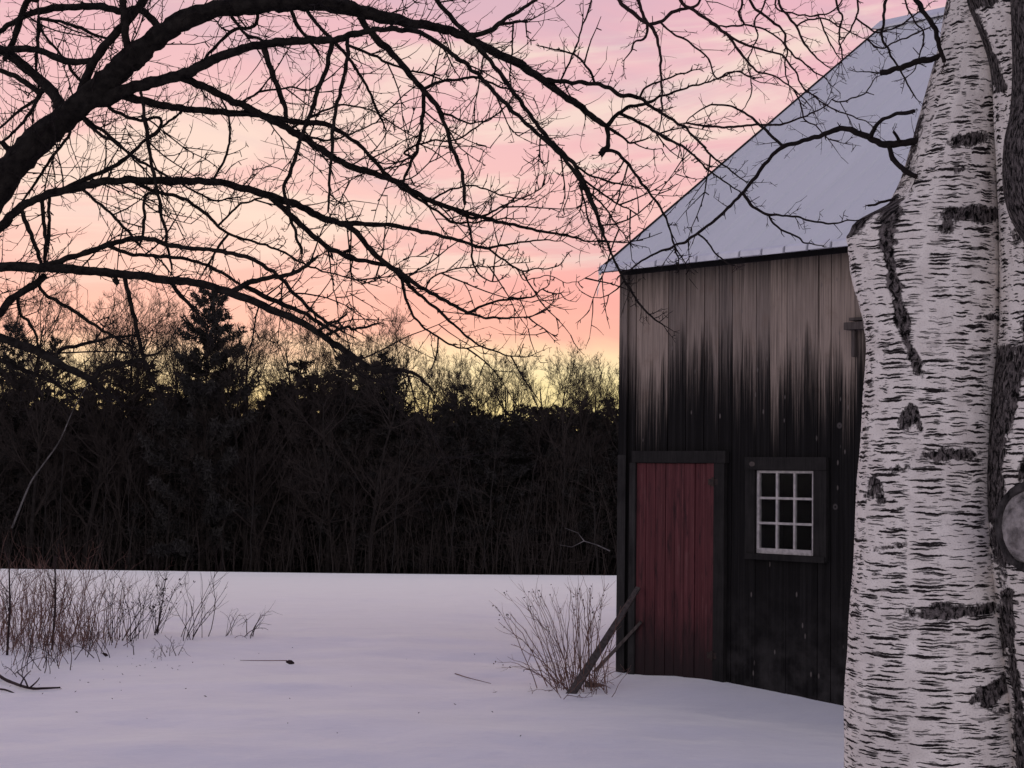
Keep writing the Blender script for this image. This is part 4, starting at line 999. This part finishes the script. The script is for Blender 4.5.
# ------------------------------------------------------------------ the wood beyond the field
def bare_tree_meshes(seed, H=18.0, style=0):
    rr = random.Random(seed)
    tr, cr = MB(), MB()
    def grow(p, d, L, r0, lvl):
        n = (7, 5, 4, 3, 2)[lvl]; st = L / n; pts, rad = [p.copy()], [r0]
        kids = []
        for i in range(n):
            d = (d + unit(rr) * (.10, .16, .2, .25, .25)[lvl] + Vector((0, 0, 1)) * (.05, .16, .12, .10, .10)[lvl]).normalized()
            p = p + d * st; pts.append(p.copy()); rad.append(max(.006, r0 * (1 - .78 * (i + 1) / n)))
            kids.append((p.copy(), d.copy(), rad[-1]))
        (tr if lvl == 0 else cr).tube(pts, rad, (8, 5, 4, 3, 3)[lvl], lvl == 0)
        if lvl == 4: return
        cnt = (13, 7, 6, 5)[lvl] + (2 if style and lvl < 2 else 0)
        for k in range(cnt):
            f = rr.uniform((.30 if not style else .18), .98) if lvl == 0 else rr.uniform(.2, 1.0)
            i = min(n - 1, int(f * n)); q = pts[i].lerp(pts[i + 1], f * n - i)
            dd = kids[i][1]; side = unit(rr); side = (side - dd * side.dot(dd)).normalized()
            ang = R(rr.uniform(24, 50) if not style else rr.uniform(35, 72))
            if lvl > 1: ang = R(rr.uniform(20, 50))
            nd = dd * math.cos(ang) + side * math.sin(ang)
            l2 = L * ((.34, .52, .52, .55)[lvl]) * rr.uniform(.7, 1.2) * (1.15 - .45 * f if lvl == 0 else 1 - .3 * f)
            if style and lvl == 0: l2 *= 1.25
            grow(q, nd, l2, max(.008, rad[i] * (.55, .6, .55, .6)[lvl]), lvl + 1)
    grow(Vector((0, 0, -.5)), Vector((rr.uniform(-.05, .05), rr.uniform(-.05, .05), 1)), H * .86, .19, 0)
    top = max(v[2] for v in cr.v)
    return tr, cr, top

def pine_meshes(seed, H=18.0, wide=.22, low=.06, dens=1.0, ragged=.5):
    rr = random.Random(seed); tr, cr = MB(), MB()
    pts = [(noise.noise((0, seed, z)) * .15, noise.noise((5, seed, z)) * .15, z) for z in [H * i / 12 - .4 for i in range(13)]]
    tr.tube(pts, [.22 * (1 - .95 * i / 12) + .01 for i in range(13)], 8)
    z = H * low
    while z < H * .99:
        f = z / H
        env = wide * H * (1 - f) ** .62 * (.55 + .45 * min(1, f / .25)) * (1 + ragged * noise.noise((seed, z * 1.7, 0))) + .25
        for k in range(rr.randint(3, 5)):
            az = rr.uniform(0, 6.283); L = env * rr.uniform(.55, 1.12)
            d = Vector((math.cos(az), math.sin(az), rr.uniform(-.05, .30) + f * .35)).normalized()
            p = Vector((0, 0, z + rr.uniform(-.2, .2))); n = 5; bp, br = [p.copy()], [.05 * (1 - f) + .02]
            for i in range(n):
                d = (d + unit(rr) * .12 + Vector((0, 0, .07 if i > 1 else -.03))).normalized(); p = p + d * (L / n); bp.append(p.copy()); br.append(.02 * (1 - i / n) + .006)
            cr.tube(bp, br, 3, False)
            cl = max(4, int(L * 20 * dens))
            for c in range(cl):
                u = .22 + .78 * rr.random() ** .8; i = min(n - 1, int(u * n)); q = bp[i].lerp(bp[i + 1], u * n - i) + unit(rr) * .13 * L ** .5
                for b in range(3):
                    e = (unit(rr) + Vector((d.x, d.y, .35)) * .7).normalized(); ln = rr.uniform(.20, .42); wv = e.cross(unit(rr)).normalized() * rr.uniform(.03, .075)
                    m0 = len(cr.v); cr.v += [tuple(q - wv), tuple(q + wv), tuple(q + e * ln)]; cr.f.append((m0, m0 + 1, m0 + 2))
        z += rr.uniform(.30, .55)
    return tr, cr

def mesh_of(mb, name, m):
    me = bpy.data.meshes.new(name); me.from_pydata(mb.v, [], mb.f); me.materials.append(m); me.update(); return me

def place_tree(name, mt, mc, loc, scale, rz, label, cat, group, cname='crown'):
    o = empty(name, loc, rz); o.scale = scale if isinstance(scale, tuple) else (scale,) * 3
    tag(o, label, cat, group)
    for nm, me in (('trunk', mt), (cname, mc)):
        c = bpy.data.objects.new(nm, me); COL.objects.link(c); c.parent = o
    return o

def forest():
    rr = random.Random(21)
    VB = []
    for s in range(6):
        tr, cr, top = bare_tree_meshes(100 + s, 18, 1 if s in (4, 5) else 0)
        VB.append((mesh_of(tr, 'trunk', FTRUNK), mesh_of(cr, 'crown', FTWIG), top))
    VP = [pine_meshes(1, 18, .36, .05, 1.7, .45), pine_meshes(2, 18, .21, .03, 1.0, .5), pine_meshes(3, 18, .25, .03, 1.0, .8), pine_meshes(4, 18, .18, .03, 1.0, .5)]
    VP = [(mesh_of(a, 'trunk', FTRUNK), mesh_of(b, 'crown', NEEDLE)) for a, b in VP]
    def foot(px, Y):
        p = at(px, 560, Y); return Vector((p.x, Y, gz(p.x, Y)))
    def bare(px, Y, top, v, label, group=None, sx=1.0):
        f = foot(px, Y); zt = at(px, top, Y).z; h = (zt - f.z)
        s = h / VB[v][2]
        place_tree('bare_tree', VB[v][0], VB[v][1], f, (s * sx, s * sx, s), rr.uniform(0, 6.28), label, 'tree', group)
    def pine(px, Y, top, v, label, group=None, sx=1.0):
        f = foot(px, Y); h = at(px, top, Y).z - f.z; s = h / 18
        place_tree('evergreen_tree', VP[v][0], VP[v][1], f, (s * sx, s * sx, s), rr.uniform(0, 6.28), label, 'tree', group)
    # the ones that stand out
    bare(82, 113, 262, 4, 'broad bare tree with fanned low limbs against the yellow sky, left of the tall pine', None, .95)
    pine(202, 113, 288, 0, 'tallest dark pine with ragged boughs rising above the treeline at the left', None, .84)
    bare(258, 113, 300, 5, 'forked bare tree beside the tall ragged pine, on its right')
    pine(345, 115, 356, 1, 'second tallest pine, pointed dark crown under the end of the sagging apple limb', None, 1.2)
    pine(8, 116, 322, 2, 'narrow ragged evergreen at the far left edge of the treeline', None, .8)
    pine(50, 117, 338, 3, 'ragged evergreen left of the broad bare tree with fanned limbs', None, .9)
    pine(385, 117, 366, 3, 'slim dark pine tip just right of the second tallest pine', None, .9)
    pine(455, 118, 383, 2, 'small dark pine top showing below the pale bare crowns, mid treeline')
    gl = 'tall bare tree with fine upright twigs in the treeline left of the tallest pine'
    for px, Y, top, v in [(-35, 120, 270, 0), (2, 118, 268, 1), (28, 121, 276, 2), (52, 123, 288, 3), (112, 119, 284, 5), (136, 117, 268, 0), (160, 121, 286, 2), (178, 124, 302, 3)]:
        bare(px, Y, top, v, gl, 'bare trees left of the tallest pine')
    for k in range(9):
        bare(-20 + k * 22 + rr.uniform(-4, 4), rr.uniform(112, 117), rr.uniform(300, 366), rr.choice((1, 3, 4, 5)), gl, 'bare trees left of the tallest pine', 1.15)
    gl = 'bare tree with fine upright twigs in the treeline just right of the tallest pine'
    for px, Y, top, v in [(228, 124, 306, 1), (243, 119, 300, 0), (280, 118, 298, 2), (300, 121, 303, 3), (318, 118, 300, 0), (338, 122, 308, 1), (358, 119, 300, 2), (377, 122, 318, 0), (395, 120, 334, 3)]:
        bare(px, Y, top, v, gl, 'bare trees right of the tallest pine')
    for k in range(9):
        bare(225 + k * 20 + rr.uniform(-4, 4), rr.uniform(112, 117), rr.uniform(322, 366), rr.choice((1, 3, 4, 5)), gl, 'bare trees right of the tallest pine', 1.1)
    gl = 'pale bare crown fanned above the treeline between the sagging apple limb and the barn'
    for px, Y, top, v in [(414, 122, 348, 1), (432, 124, 344, 2), (450, 126, 353, 0), (468, 121, 356, 3), (488, 124, 350, 1), (505, 119, 344, 2), (524, 122, 345, 0), (541, 118, 342, 1), (557, 121, 345, 3), (574, 119, 347, 2), (592, 123, 353, 0), (608, 120, 358, 1), (628, 118, 362, 3), (650, 121, 355, 2), (690, 119, 350, 0), (730, 121, 346, 1), (775, 119, 352, 2), (820, 121, 348, 3), (421, 117, 352, 3), (478, 117, 362, 1), (515, 124, 342, 3), (565, 117, 356, 2), (600, 118, 350, 2)]:
        bare(px, Y, top, v, gl, 'bare trees left of the barn')
    # dark evergreens packed behind them
    ge = 'dark evergreen packed into the black lower band of the treeline'
    x = -70
    while x < 860:
        top = (386 if x < 160 else 398 if x < 270 else 378 if x < 385 else 408) + (rr.choice((rr.uniform(-30, -8), rr.uniform(-10, 22), rr.uniform(-4, 22))) if x < 390 else rr.uniform(-9, 20))
        pine(x, rr.uniform(116, 126), top, rr.randint(1, 3), ge, 'evergreens in the treeline', rr.uniform(1.1, 1.5))
        x += rr.uniform(9, 13)
    x = -75
    while x < 880:
        top = (400 if x < 270 else 392 if x < 385 else 412) + rr.uniform(-8, 16)
        pine(x, rr.uniform(128, 142), top, rr.randint(1, 3), ge, 'evergreens in the treeline', rr.uniform(1.3, 1.7))
        x += rr.uniform(11, 16)
    x = -75
    while x < 880:
        pine(x, rr.uniform(145, 165), 412 + rr.uniform(-6, 12), rr.randint(1, 3), ge, 'evergreens in the treeline', rr.uniform(1.5, 2.0))
        x += rr.uniform(16, 22)
    # thin grey saplings at the field's edge
    gs = 'thin grey sapling stem standing at the dark edge of the field'
    for i, (x0, x1, yt) in enumerate([(56, 68, 395), (43, 47, 470), (166, 172, 440), (176, 184, 450), (187, 190, 480), (98, 110, 450), (250, 256, 440), (318, 330, 430), (352, 356, 440), (392, 402, 430), (448, 468, 405), (482, 500, 420), (515, 540, 440), (560, 566, 430), (598, 590, 440), (222, 226, 470), (130, 128, 450), (290, 300, 460)]):
        Y = rr.uniform(109.5, 111.5); f = foot(x0, Y); tp = at(x1, yt, Y)
        o = empty('sapling', f); tag(o, gs, 'sapling', 'grey saplings at the field edge')
        mb = MB(); tm = MB(); v = Vector(tp) - f; n = 8
        pts = [v * (i_ / n) + Vector((noise.noise((i, i_ * .8, 0)), 0, 0)) * .18 * (i_ > 0) for i_ in range(n + 1)]
        mb.tube(pts, [.036 * (1 - .7 * i_ / n) for i_ in range(n + 1)], 6)
        for k in range(16):
            q = pts[rr.randint(3, n)]
            twig(tm, q, Vector((rr.uniform(-1, 1), rr.uniform(-1, 1), rr.uniform(.2, 1.2))), rr.uniform(.8, 2.2), .014, rr, .2, .2, 0, 1)
        mb.build('stem', GREY, o); tag(tm.build('twigs', FTWIG, o), kind='stuff')
    # leaning pale birch
    pts = catmull([tuple(at(x, y, 110.5)) for x, y in [(12, 528), (20, 508), (31, 482), (45, 462), (60, 440), (74, 408), (88, 385), (104, 366)]], 4)
    f = Vector(pts[0]); o = empty('leaning_birch', f); tag(o, 'slim pale birch leaning far over to the right in front of the dark treeline', 'tree')
    mb = MB(); n = len(pts); mb.tube([Vector(p) - f for p in pts], [.075 * (1 - .75 * i / n) for i in range(n)], 8); mb.build('trunk', PALE, o)
    tm = MB()
    for k in range(26):
        q = Vector(pts[rr.randint(n // 2, n - 1)]) - f
        twig(tm, q, Vector((rr.uniform(-.3, 1), rr.uniform(-1, 1), rr.uniform(-.2, 1.0))), rr.uniform(1, 3), .015, rr, .1, .2, 0, 1)
    tm.build('crown', FTWIG, o)
    # pale broken bough by the barn corner
    pts = [at(x, y, 109.6) for x, y in [(560, 545), (572, 547), (584, 541), (597, 545), (610, 551)]]
    f = pts[0].copy(); o = empty('broken_bough', f); tag(o, 'pale broken bough hanging low at the field edge beside the barn corner', 'dead branch')
    mb = MB(); mb.tube([p - f for p in pts], [.012, .02, .03, .04, .05], 6); mb.tube([pts[2] - f, at(578, 533, 109.6) - f, at(565, 528, 109.6) - f], [.03, .02, .01], 4); mb.build('bough', PALE, o)
    # tangle of brush below the trees
    mb = MB()
    for k in range(2400):
        Y = rr.uniform(109.8, 128); x = rr.uniform(-50, 18) * Y / 110; p = Vector((x, Y, gz(x, Y) - .1)); h = rr.uniform(2, 10.5) if Y > 112 else rr.uniform(1, 5)
        d = Vector((rr.uniform(-.22, .22), rr.uniform(-.2, .2), 1))
        pts = [p]; rad = [rr.uniform(.015, .05)]
        for i in range(4):
            d = (d + unit(rr) * .14).normalized(); pts.append(pts[-1] + d * h / 4); rad.append(rad[0] * (1 - .2 * (i + 1)))
        mb.tube(pts, rad, 3, False)
        for j in range(9):
            i = rr.randint(1, 3); q = pts[i].lerp(pts[i + 1], rr.random())
            twig(mb, q, Vector((rr.uniform(-1, 1), rr.uniform(-1, 1), rr.uniform(-.1, 1))), rr.uniform(.5, 1.7), rr.uniform(.008, .018), rr, .15, .25, 0, 0, 3)
    tag(mb.build('undergrowth', FTWIG), 'tangled bare brush filling the foot of the dark treeline', 'undergrowth', None, 'stuff')
forest()

# ------------------------------------------------------------------ weeds and brush in the snow
def clump(name, px, py, n, hpx, spread, lean, m, label, group=None, rr=rnd, sub=1, foot=.10, seeds=0.0, arch=.0, cat='weed'):
    g = on_ground(px, py); pxm = g.y / FPX
    o = empty(name, g); tag(o, label, cat, group)
    mb, sm_ = MB(), MB()
    for k in range(max(3, int(n * .72))):
        fx, fy = rr.gauss(0, foot), rr.gauss(0, foot * 2.2)
        p = Vector((fx, fy, gz(g.x + fx, g.y + fy) - g.z - .02))
        h = hpx * pxm * rr.uniform(.35, 1.12)
        d = Vector((rr.gauss(lean, spread), rr.gauss(0, spread), 1)).normalized()
        r0 = rr.uniform(.22, .52) * pxm; nn = 7; pts, rad = [p.copy()], [r0]
        bend = Vector((rr.gauss(0, 1), rr.gauss(0, 1), 0)) * arch
        for i in range(nn):
            d = (d + unit(rr) * .19 + bend / nn - Vector((0, 0, arch * .5 * i / nn))).normalized(); p = p + d * h / nn; pts.append(p.copy()); rad.append(r0 * (1 - .6 * (i + 1) / nn))
            if i > 1 and rr.random() < .6:
                twig(mb, p, d + unit(rr) * .8, h * rr.uniform(.14, .48), r0 * .6, rr, .2, .2, 0, sub, 4)
        mb.tube(pts, rad, 4, False)
        if seeds and rr.random() < seeds:
            for q in range(rr.randint(2, 5)):
                s = pts[-1 - rr.randint(0, 2)] + unit(rr) * .02; e = unit(rr) * rr.uniform(.008, .018)
                sm_.tube([s - e, s, s + e], [.002, rr.uniform(.005, .010), .002], 5)
    tag(mb.build('stalks', m, o), kind='stuff')
    if sm_.v: tag(sm_.build('seed_heads', WEEDD, o), kind='stuff')
    return o

def yard():
    rr = random.Random(77)
    gL = 'dense reddish dry weed clump in the thicket at the left edge of the snow'
    for px, py, n, h, sp in [(-22, 645, 40, 80, .16), (8, 640, 46, 78, .16), (38, 642, 46, 76, .17), (66, 642, 44, 78, .17), (92, 640, 44, 76, .2), (20, 622, 36, 58, .18), (60, 618, 30, 52, .18)]:
        clump('weed_clump', px, py, n, h, sp, .04, WEED, gL, 'reddish weed clumps at the left', rr, 1, .16)
    gs_ = 'short dense reddish weed tuft at the foot of the thicket on the left'
    for px, py, n, h, sp in [(-8, 652, 34, 44, .3), (18, 650, 36, 46, .3), (44, 654, 36, 44, .3), (70, 650, 36, 42, .32), (90, 648, 28, 36, .34), (30, 664, 20, 36, .4)]:
        clump('weed_clump', px, py, n, h, sp, .04, WEED, gs_, 'short reddish weed tufts at the left', rr, 1, .15)
    clump('weed_clump', 124, 640, 34, 72, .28, .22, WEEDD, 'looser dark weed clump leaning right at the thicket\'s right end', None, rr, 1, .12, .4)
    clump('weed_clump', 152, 634, 24, 66, .22, .25, WEEDD, 'dark weeds with black seed heads leaning right, beyond the thicket', None, rr, 1, .10, .9)
    clump('weed_clump', 188, 638, 18, 66, .22, .32, WEEDD, 'tall slanted bare stalks standing alone right of the thicket', None, rr, 0, .07, .1)
    clump('weed_clump', 227, 636, 7, 52, .2, .12, WEEDD, 'few angular bent stalks, the left one of the last two tufts on the snow', None, rr, 0, .04, 0, .5)
    clump('weed_clump', 244, 638, 10, 46, .25, .2, WEEDD, 'farthest right tuft of bent brown stalks on the open snow', None, rr, 0, .05, 0, .7)
    clump('weed_clump', 160, 656, 15, 26, .55, .2, WEEDD, 'low sprawling twiggy tuft in front of the leaning weeds', None, rr, 1, .08, 0, .5)
    clump('bramble', 10, 676, 18, 62, .55, .1, WEEDD, 'low dark bramble tangle at the left edge, over the fallen branch', 'x', rr, 2, .16, 0, .4, 'bramble').__delitem__('group')
    clump('bramble', 48, 668, 16, 56, .5, .1, WEEDD, 'low twiggy bramble in front of the reddish thicket', None, rr, 2, .18, 0, .4, 'bramble')
    clump('bramble', 88, 660, 12, 40, .5, .1, WEEDD, 'small sparse bramble at the right foot of the reddish thicket', None, rr, 1, .14, 0, .4, 'bramble')
    # upright dark saplings inside the thicket
    for px, py, top, dx, lb in [(7, 655, 560, 2, 'dark upright sapling at the left edge of the thicket'), (52, 650, 556, 3, 'dark upright sapling in the middle of the reddish thicket')]:
        g = on_ground(px, py); t_ = at(px + dx, top, g.y); o = empty('young_sapling', g); tag(o, lb, 'sapling')
        mb = MB(); mb.tube([(0, 0, -.03), tuple((t_ - g) * .5 + Vector((.02, 0, 0))), tuple(t_ - g)], [.013, .011, .006], 6)
        for k in range(8): twig(mb, (t_ - g) * rr.uniform(.3, 1), Vector((rr.uniform(-1, 1), rr.uniform(-1, 1), 1)), .25, .005, rr, .2, .2, 0, 1)
        mb.build('stem', WEEDD, o)
    # fallen branch lying on the snow
    def lying(name, pts, r0, label, cat, side=(), m=WEEDD):
        P = [on_ground(x, y) + Vector((0, 0, h)) for x, y, h in pts]; f = P[0].copy()
        o = empty(name, f); tag(o, label, cat); mb = MB()
        q = catmull([tuple(p - f) for p in P], 5); mb.tube(q, [r0 * (1 - .55 * i / len(q)) for i in range(len(q))], 7, True, .15)
        for s in side:
            S = [on_ground(x, y) + Vector((0, 0, h)) - f for x, y, h in s]; q = catmull([tuple(p) for p in S], 4); mb.tube(q, [r0 * .5 * (1 - .6 * i / len(q)) for i in range(len(q))], 5)
        mb.build('branch', m, o); return o
    lying('fallen_branch', [(-12, 672, .05), (2, 681, .03), (15, 686, .02), (30, 690, .015), (45, 690, .015), (60, 689, .012)], .016, 'dark fallen branch lying on the snow at the left edge', 'fallen branch',
          [[(20, 688, .02), (24, 692, .12), (30, 696, .20)], [(28, 690, .02), (24, 690, .09), (16, 690, .15)], [(30, 690, .02), (36, 692, .08), (39, 694, .13)]])
    lying('fallen_branch', [(-10, 690, .01), (4, 691, .012), (14, 693, .0)], .010, 'short dark stick below the fallen branch at the left edge', 'stick')
    lying('dry_stalk', [(86, 634, .10), (92, 642, .08), (100, 650, .03), (106, 657, .0)], .006, 'single bent stalk with a dark leaf fallen at the foot of the thicket', 'stalk')
    g = on_ground(105, 656); o = empty('curled_leaf', g); tag(o, 'dark curled dead leaf on the snow at the end of a stalk', 'leaf')
    mb = MB(); mb.tube([(-.03, 0, .03), (-.005, 0, .02), (.015, 0, .01), (.03, 0, .006)], [.004, .015, .018, .004], 6, True, .3); mb.build('leaf', WEEDD, o)
    # leaf on a thin stalk, alone on the snow
    g = on_ground(290, 664); o = empty('dead_leaf', g); tag(o, 'black dead leaf with a long thin stalk lying alone on the open snow', 'leaf')
    mb = MB(); mb.tube([(-.04, .0, .02), (-.015, 0, .022), (.01, -.01, .018), (.04, 0, .008)], [.006, .02, .022, .006], 7, True, .35); mb.build('blade', WEEDD, o)
    s = [on_ground(x, y) - g + Vector((0, 0, h)) for x, y, h in [(287, 662, .015), (270, 661.5, .01), (250, 661, .006), (240, 660.5, .002)]]
    mb = MB(); mb.tube(s, [.004, .0035, .003, .002], 4); mb.build('stalk', WEED, o)
    lying('thin_twig', [(455, 674, .004), (468, 679, .012), (480, 683, .02), (491, 684, .004)], .0045, 'thin bent twig on the snow left of the barn shrub', 'twig', m=WEED)
    o = clump('snowed_twigs', 508, 694, 7, 16, 1.3, .3, WEED, 'sparse twig tips poking through the snow left of the barn shrub', None, rr, 0, .12, 0, .3, 'twigs')
    # bits of leaf and weed litter dotted on the snow
    mb = MB()
    for k in range(60):
        px, py = rr.choice(((rr.gauss(150, 40), rr.gauss(664, 6)), (rr.uniform(40, 560), rr.uniform(640, 740)), (rr.gauss(60, 50), rr.gauss(676, 8))))
        g = on_ground(px, max(600, py)); e = Vector((rr.uniform(-1, 1), rr.uniform(-.6, .6), rr.uniform(0, .6))) * rr.uniform(.004, .016)
        mb.tube([g - e + Vector((0, 0, .004)), g + Vector((0, 0, .006)), g + e + Vector((0, 0, .004))], [.001, rr.uniform(.002, .004), .001], 4)
    tag(mb.build('leaf_litter', WEEDD), 'tiny dark specks of leaf litter scattered on the snow', 'litter', None, 'stuff')
    # shrub at the barn corner
    g = on_ground(577, 688); pxm = g.y / FPX
    o = empty('barn_shrub', g); tag(o, 'dry twiggy shrub fanning out of the snow at the barn corner', 'shrub')
    mb, sd = MB(), MB()
    tips = [(497, 606), (503, 600), (512, 596), (520, 590), (527, 588), (535, 588), (541, 592), (548, 600), (500, 622), (497, 662), (505, 655), (515, 640), (555, 607), (560, 596), (567, 590), (573, 587), (580, 590), (588, 588), (595, 592), (602, 598), (608, 590), (611, 606), (615, 618), (612, 640), (510, 615), (530, 610), (545, 620), (575, 605), (590, 606), (600, 620), (520, 668), (585, 600), (557, 588), (524, 602)]
    for k in range(47):
        tx, ty = rr.choice(tips) if k >= len(tips) else tips[k]
        tx += rr.gauss(0, 4); ty += rr.gauss(0, 4)
        bx = 574 + (tx - 560) * .28 + rr.gauss(0, 9); dep = g.y + rr.gauss(0, .12)
        b = on_ground(min(608, bx), 688 + rr.gauss(0, 3)); b.z -= .03
        tip = at(tx, ty, b.y + rr.gauss(0, .22)); v = tip - b; n = 8
        sag = Vector((0, 0, 1)) * .10 * v.length
        pts = [b + v * (i / n) + sag * math.sin(math.pi * i / n) + unit(rr) * .008 - g for i in range(n + 1)]
        r0 = rr.uniform(.28, .55) * pxm
        mb.tube(pts, [r0 * (1 - .6 * i / n) for i in range(n + 1)], 4, False)
        for j in range(rr.randint(3, 6)):
            i = rr.randint(2, n - 1)
            twig(mb, pts[i], (pts[i + 1] - pts[i]).normalized() + unit(rr) * .7, v.length * rr.uniform(.08, .26), r0 * .55, rr, .25, .2, 0, 0, 4)
        for j in range(rr.randint(0, 3)):
            s = pts[-1 - rr.randint(0, 1)] + unit(rr) * .02; e = unit(rr) * .010
            sd.tube([s - e, s, s + e], [.001, rr.uniform(.004, .007), .001], 4)
    for k in range(60):                              # tangle at the foot of the shrub
        b = on_ground(rr.uniform(552, 612), 688 + rr.gauss(0, 5)); b.z -= .01
        twig(mb, b - g, Vector((rr.uniform(-1.2, 1.2), rr.uniform(-1, 1), rr.uniform(.2, 1.1))), rr.uniform(14, 44) * pxm, .4 * pxm, rr, .05, .3, 0, 1, 5)
    tag(mb.build('stems', WEED, o), kind='stuff'); tag(sd.build('seed_heads', WEEDD, o), kind='stuff')
    # boards leaning on the door frame
    def wallpt(px, py, off):
        t_, z = facade(px, py, off); return Vector((CX + DX * t_ + NX * off, CY + DY * t_ + NY * off, z))
    def plank(name, foot_px, top, wd, wd2, th, label):
        f = on_ground(*foot_px); f.z -= .04; v = top - f; ax = v.normalized()
        o = empty(name, f); tag(o, label, 'board')
        s = ax.cross(Vector((0.35, 1, 0))).normalized(); u = s.cross(ax).normalized()
        P = lambda k, a, b_, wv: v * k + s * a * wv + u * b_ * th
        mb = MB()
        ks = [0, .25, .5, .75, 1]
        for k0, k1 in zip(ks, ks[1:]):
            w0_, w1_ = wd + (wd2 - wd) * k0, wd + (wd2 - wd) * k1
            b0, b1 = .012 * math.sin(k0 * 3), .012 * math.sin(k1 * 3)
            lo = [P(k0, -1, -1, w0_) + u * b0, P(k0, 1, -1, w0_) + u * b0, P(k0, 1, 1, w0_) + u * b0, P(k0, -1, 1, w0_) + u * b0]
            hi = [P(k1, -1, -1, w1_) + u * b1, P(k1, 1, -1, w1_) + u * b1, P(k1, 1, 1, w1_) + u * b1, P(k1, -1, 1, w1_) + u * b1]
            n0 = len(mb.v); mb.v += [tuple(q) for q in lo + hi]
            for q in ((0, 1, 5, 4), (1, 2, 6, 5), (2, 3, 7, 6), (3, 0, 4, 7)): mb.f.append(tuple(n0 + i for i in q))
            if k0 == 0: mb.f.append((n0 + 3, n0 + 2, n0 + 1, n0))
            if k1 == 1: mb.f.append((n0 + 4, n0 + 5, n0 + 6, n0 + 7))
        mb.build('board', OLDWOOD, o); return o
    plank('leaning_board', (568, 694), wallpt(638, 588, -.075), .038, .021, .014, 'old grey board leaning from the snow onto the door frame')
    plank('leaning_pole', (591, 671), wallpt(641, 622, -.060), .016, .013, .012, 'thin dark stick leaning on the red door behind the grey board')
    g = on_ground(594, 687); o = empty('board_end', g, .5); tag(o, 'small dark broken board end half buried in snow behind the leaning board', 'board')
    mb = MB(); mb.hexa([(-.07, -.03, -.03), (.09, -.03, -.03), (.09, .05, -.03), (-.07, .05, -.03), (-.06, -.03, .045), (.10, -.02, .012), (.09, .05, .016), (-.06, .05, .05)]); mb.build('board', OLDWOOD, o)
yard()
print('TOTAL objects', len(SC.objects), 'verts', sum(len(m.vertices) for m in bpy.data.meshes))
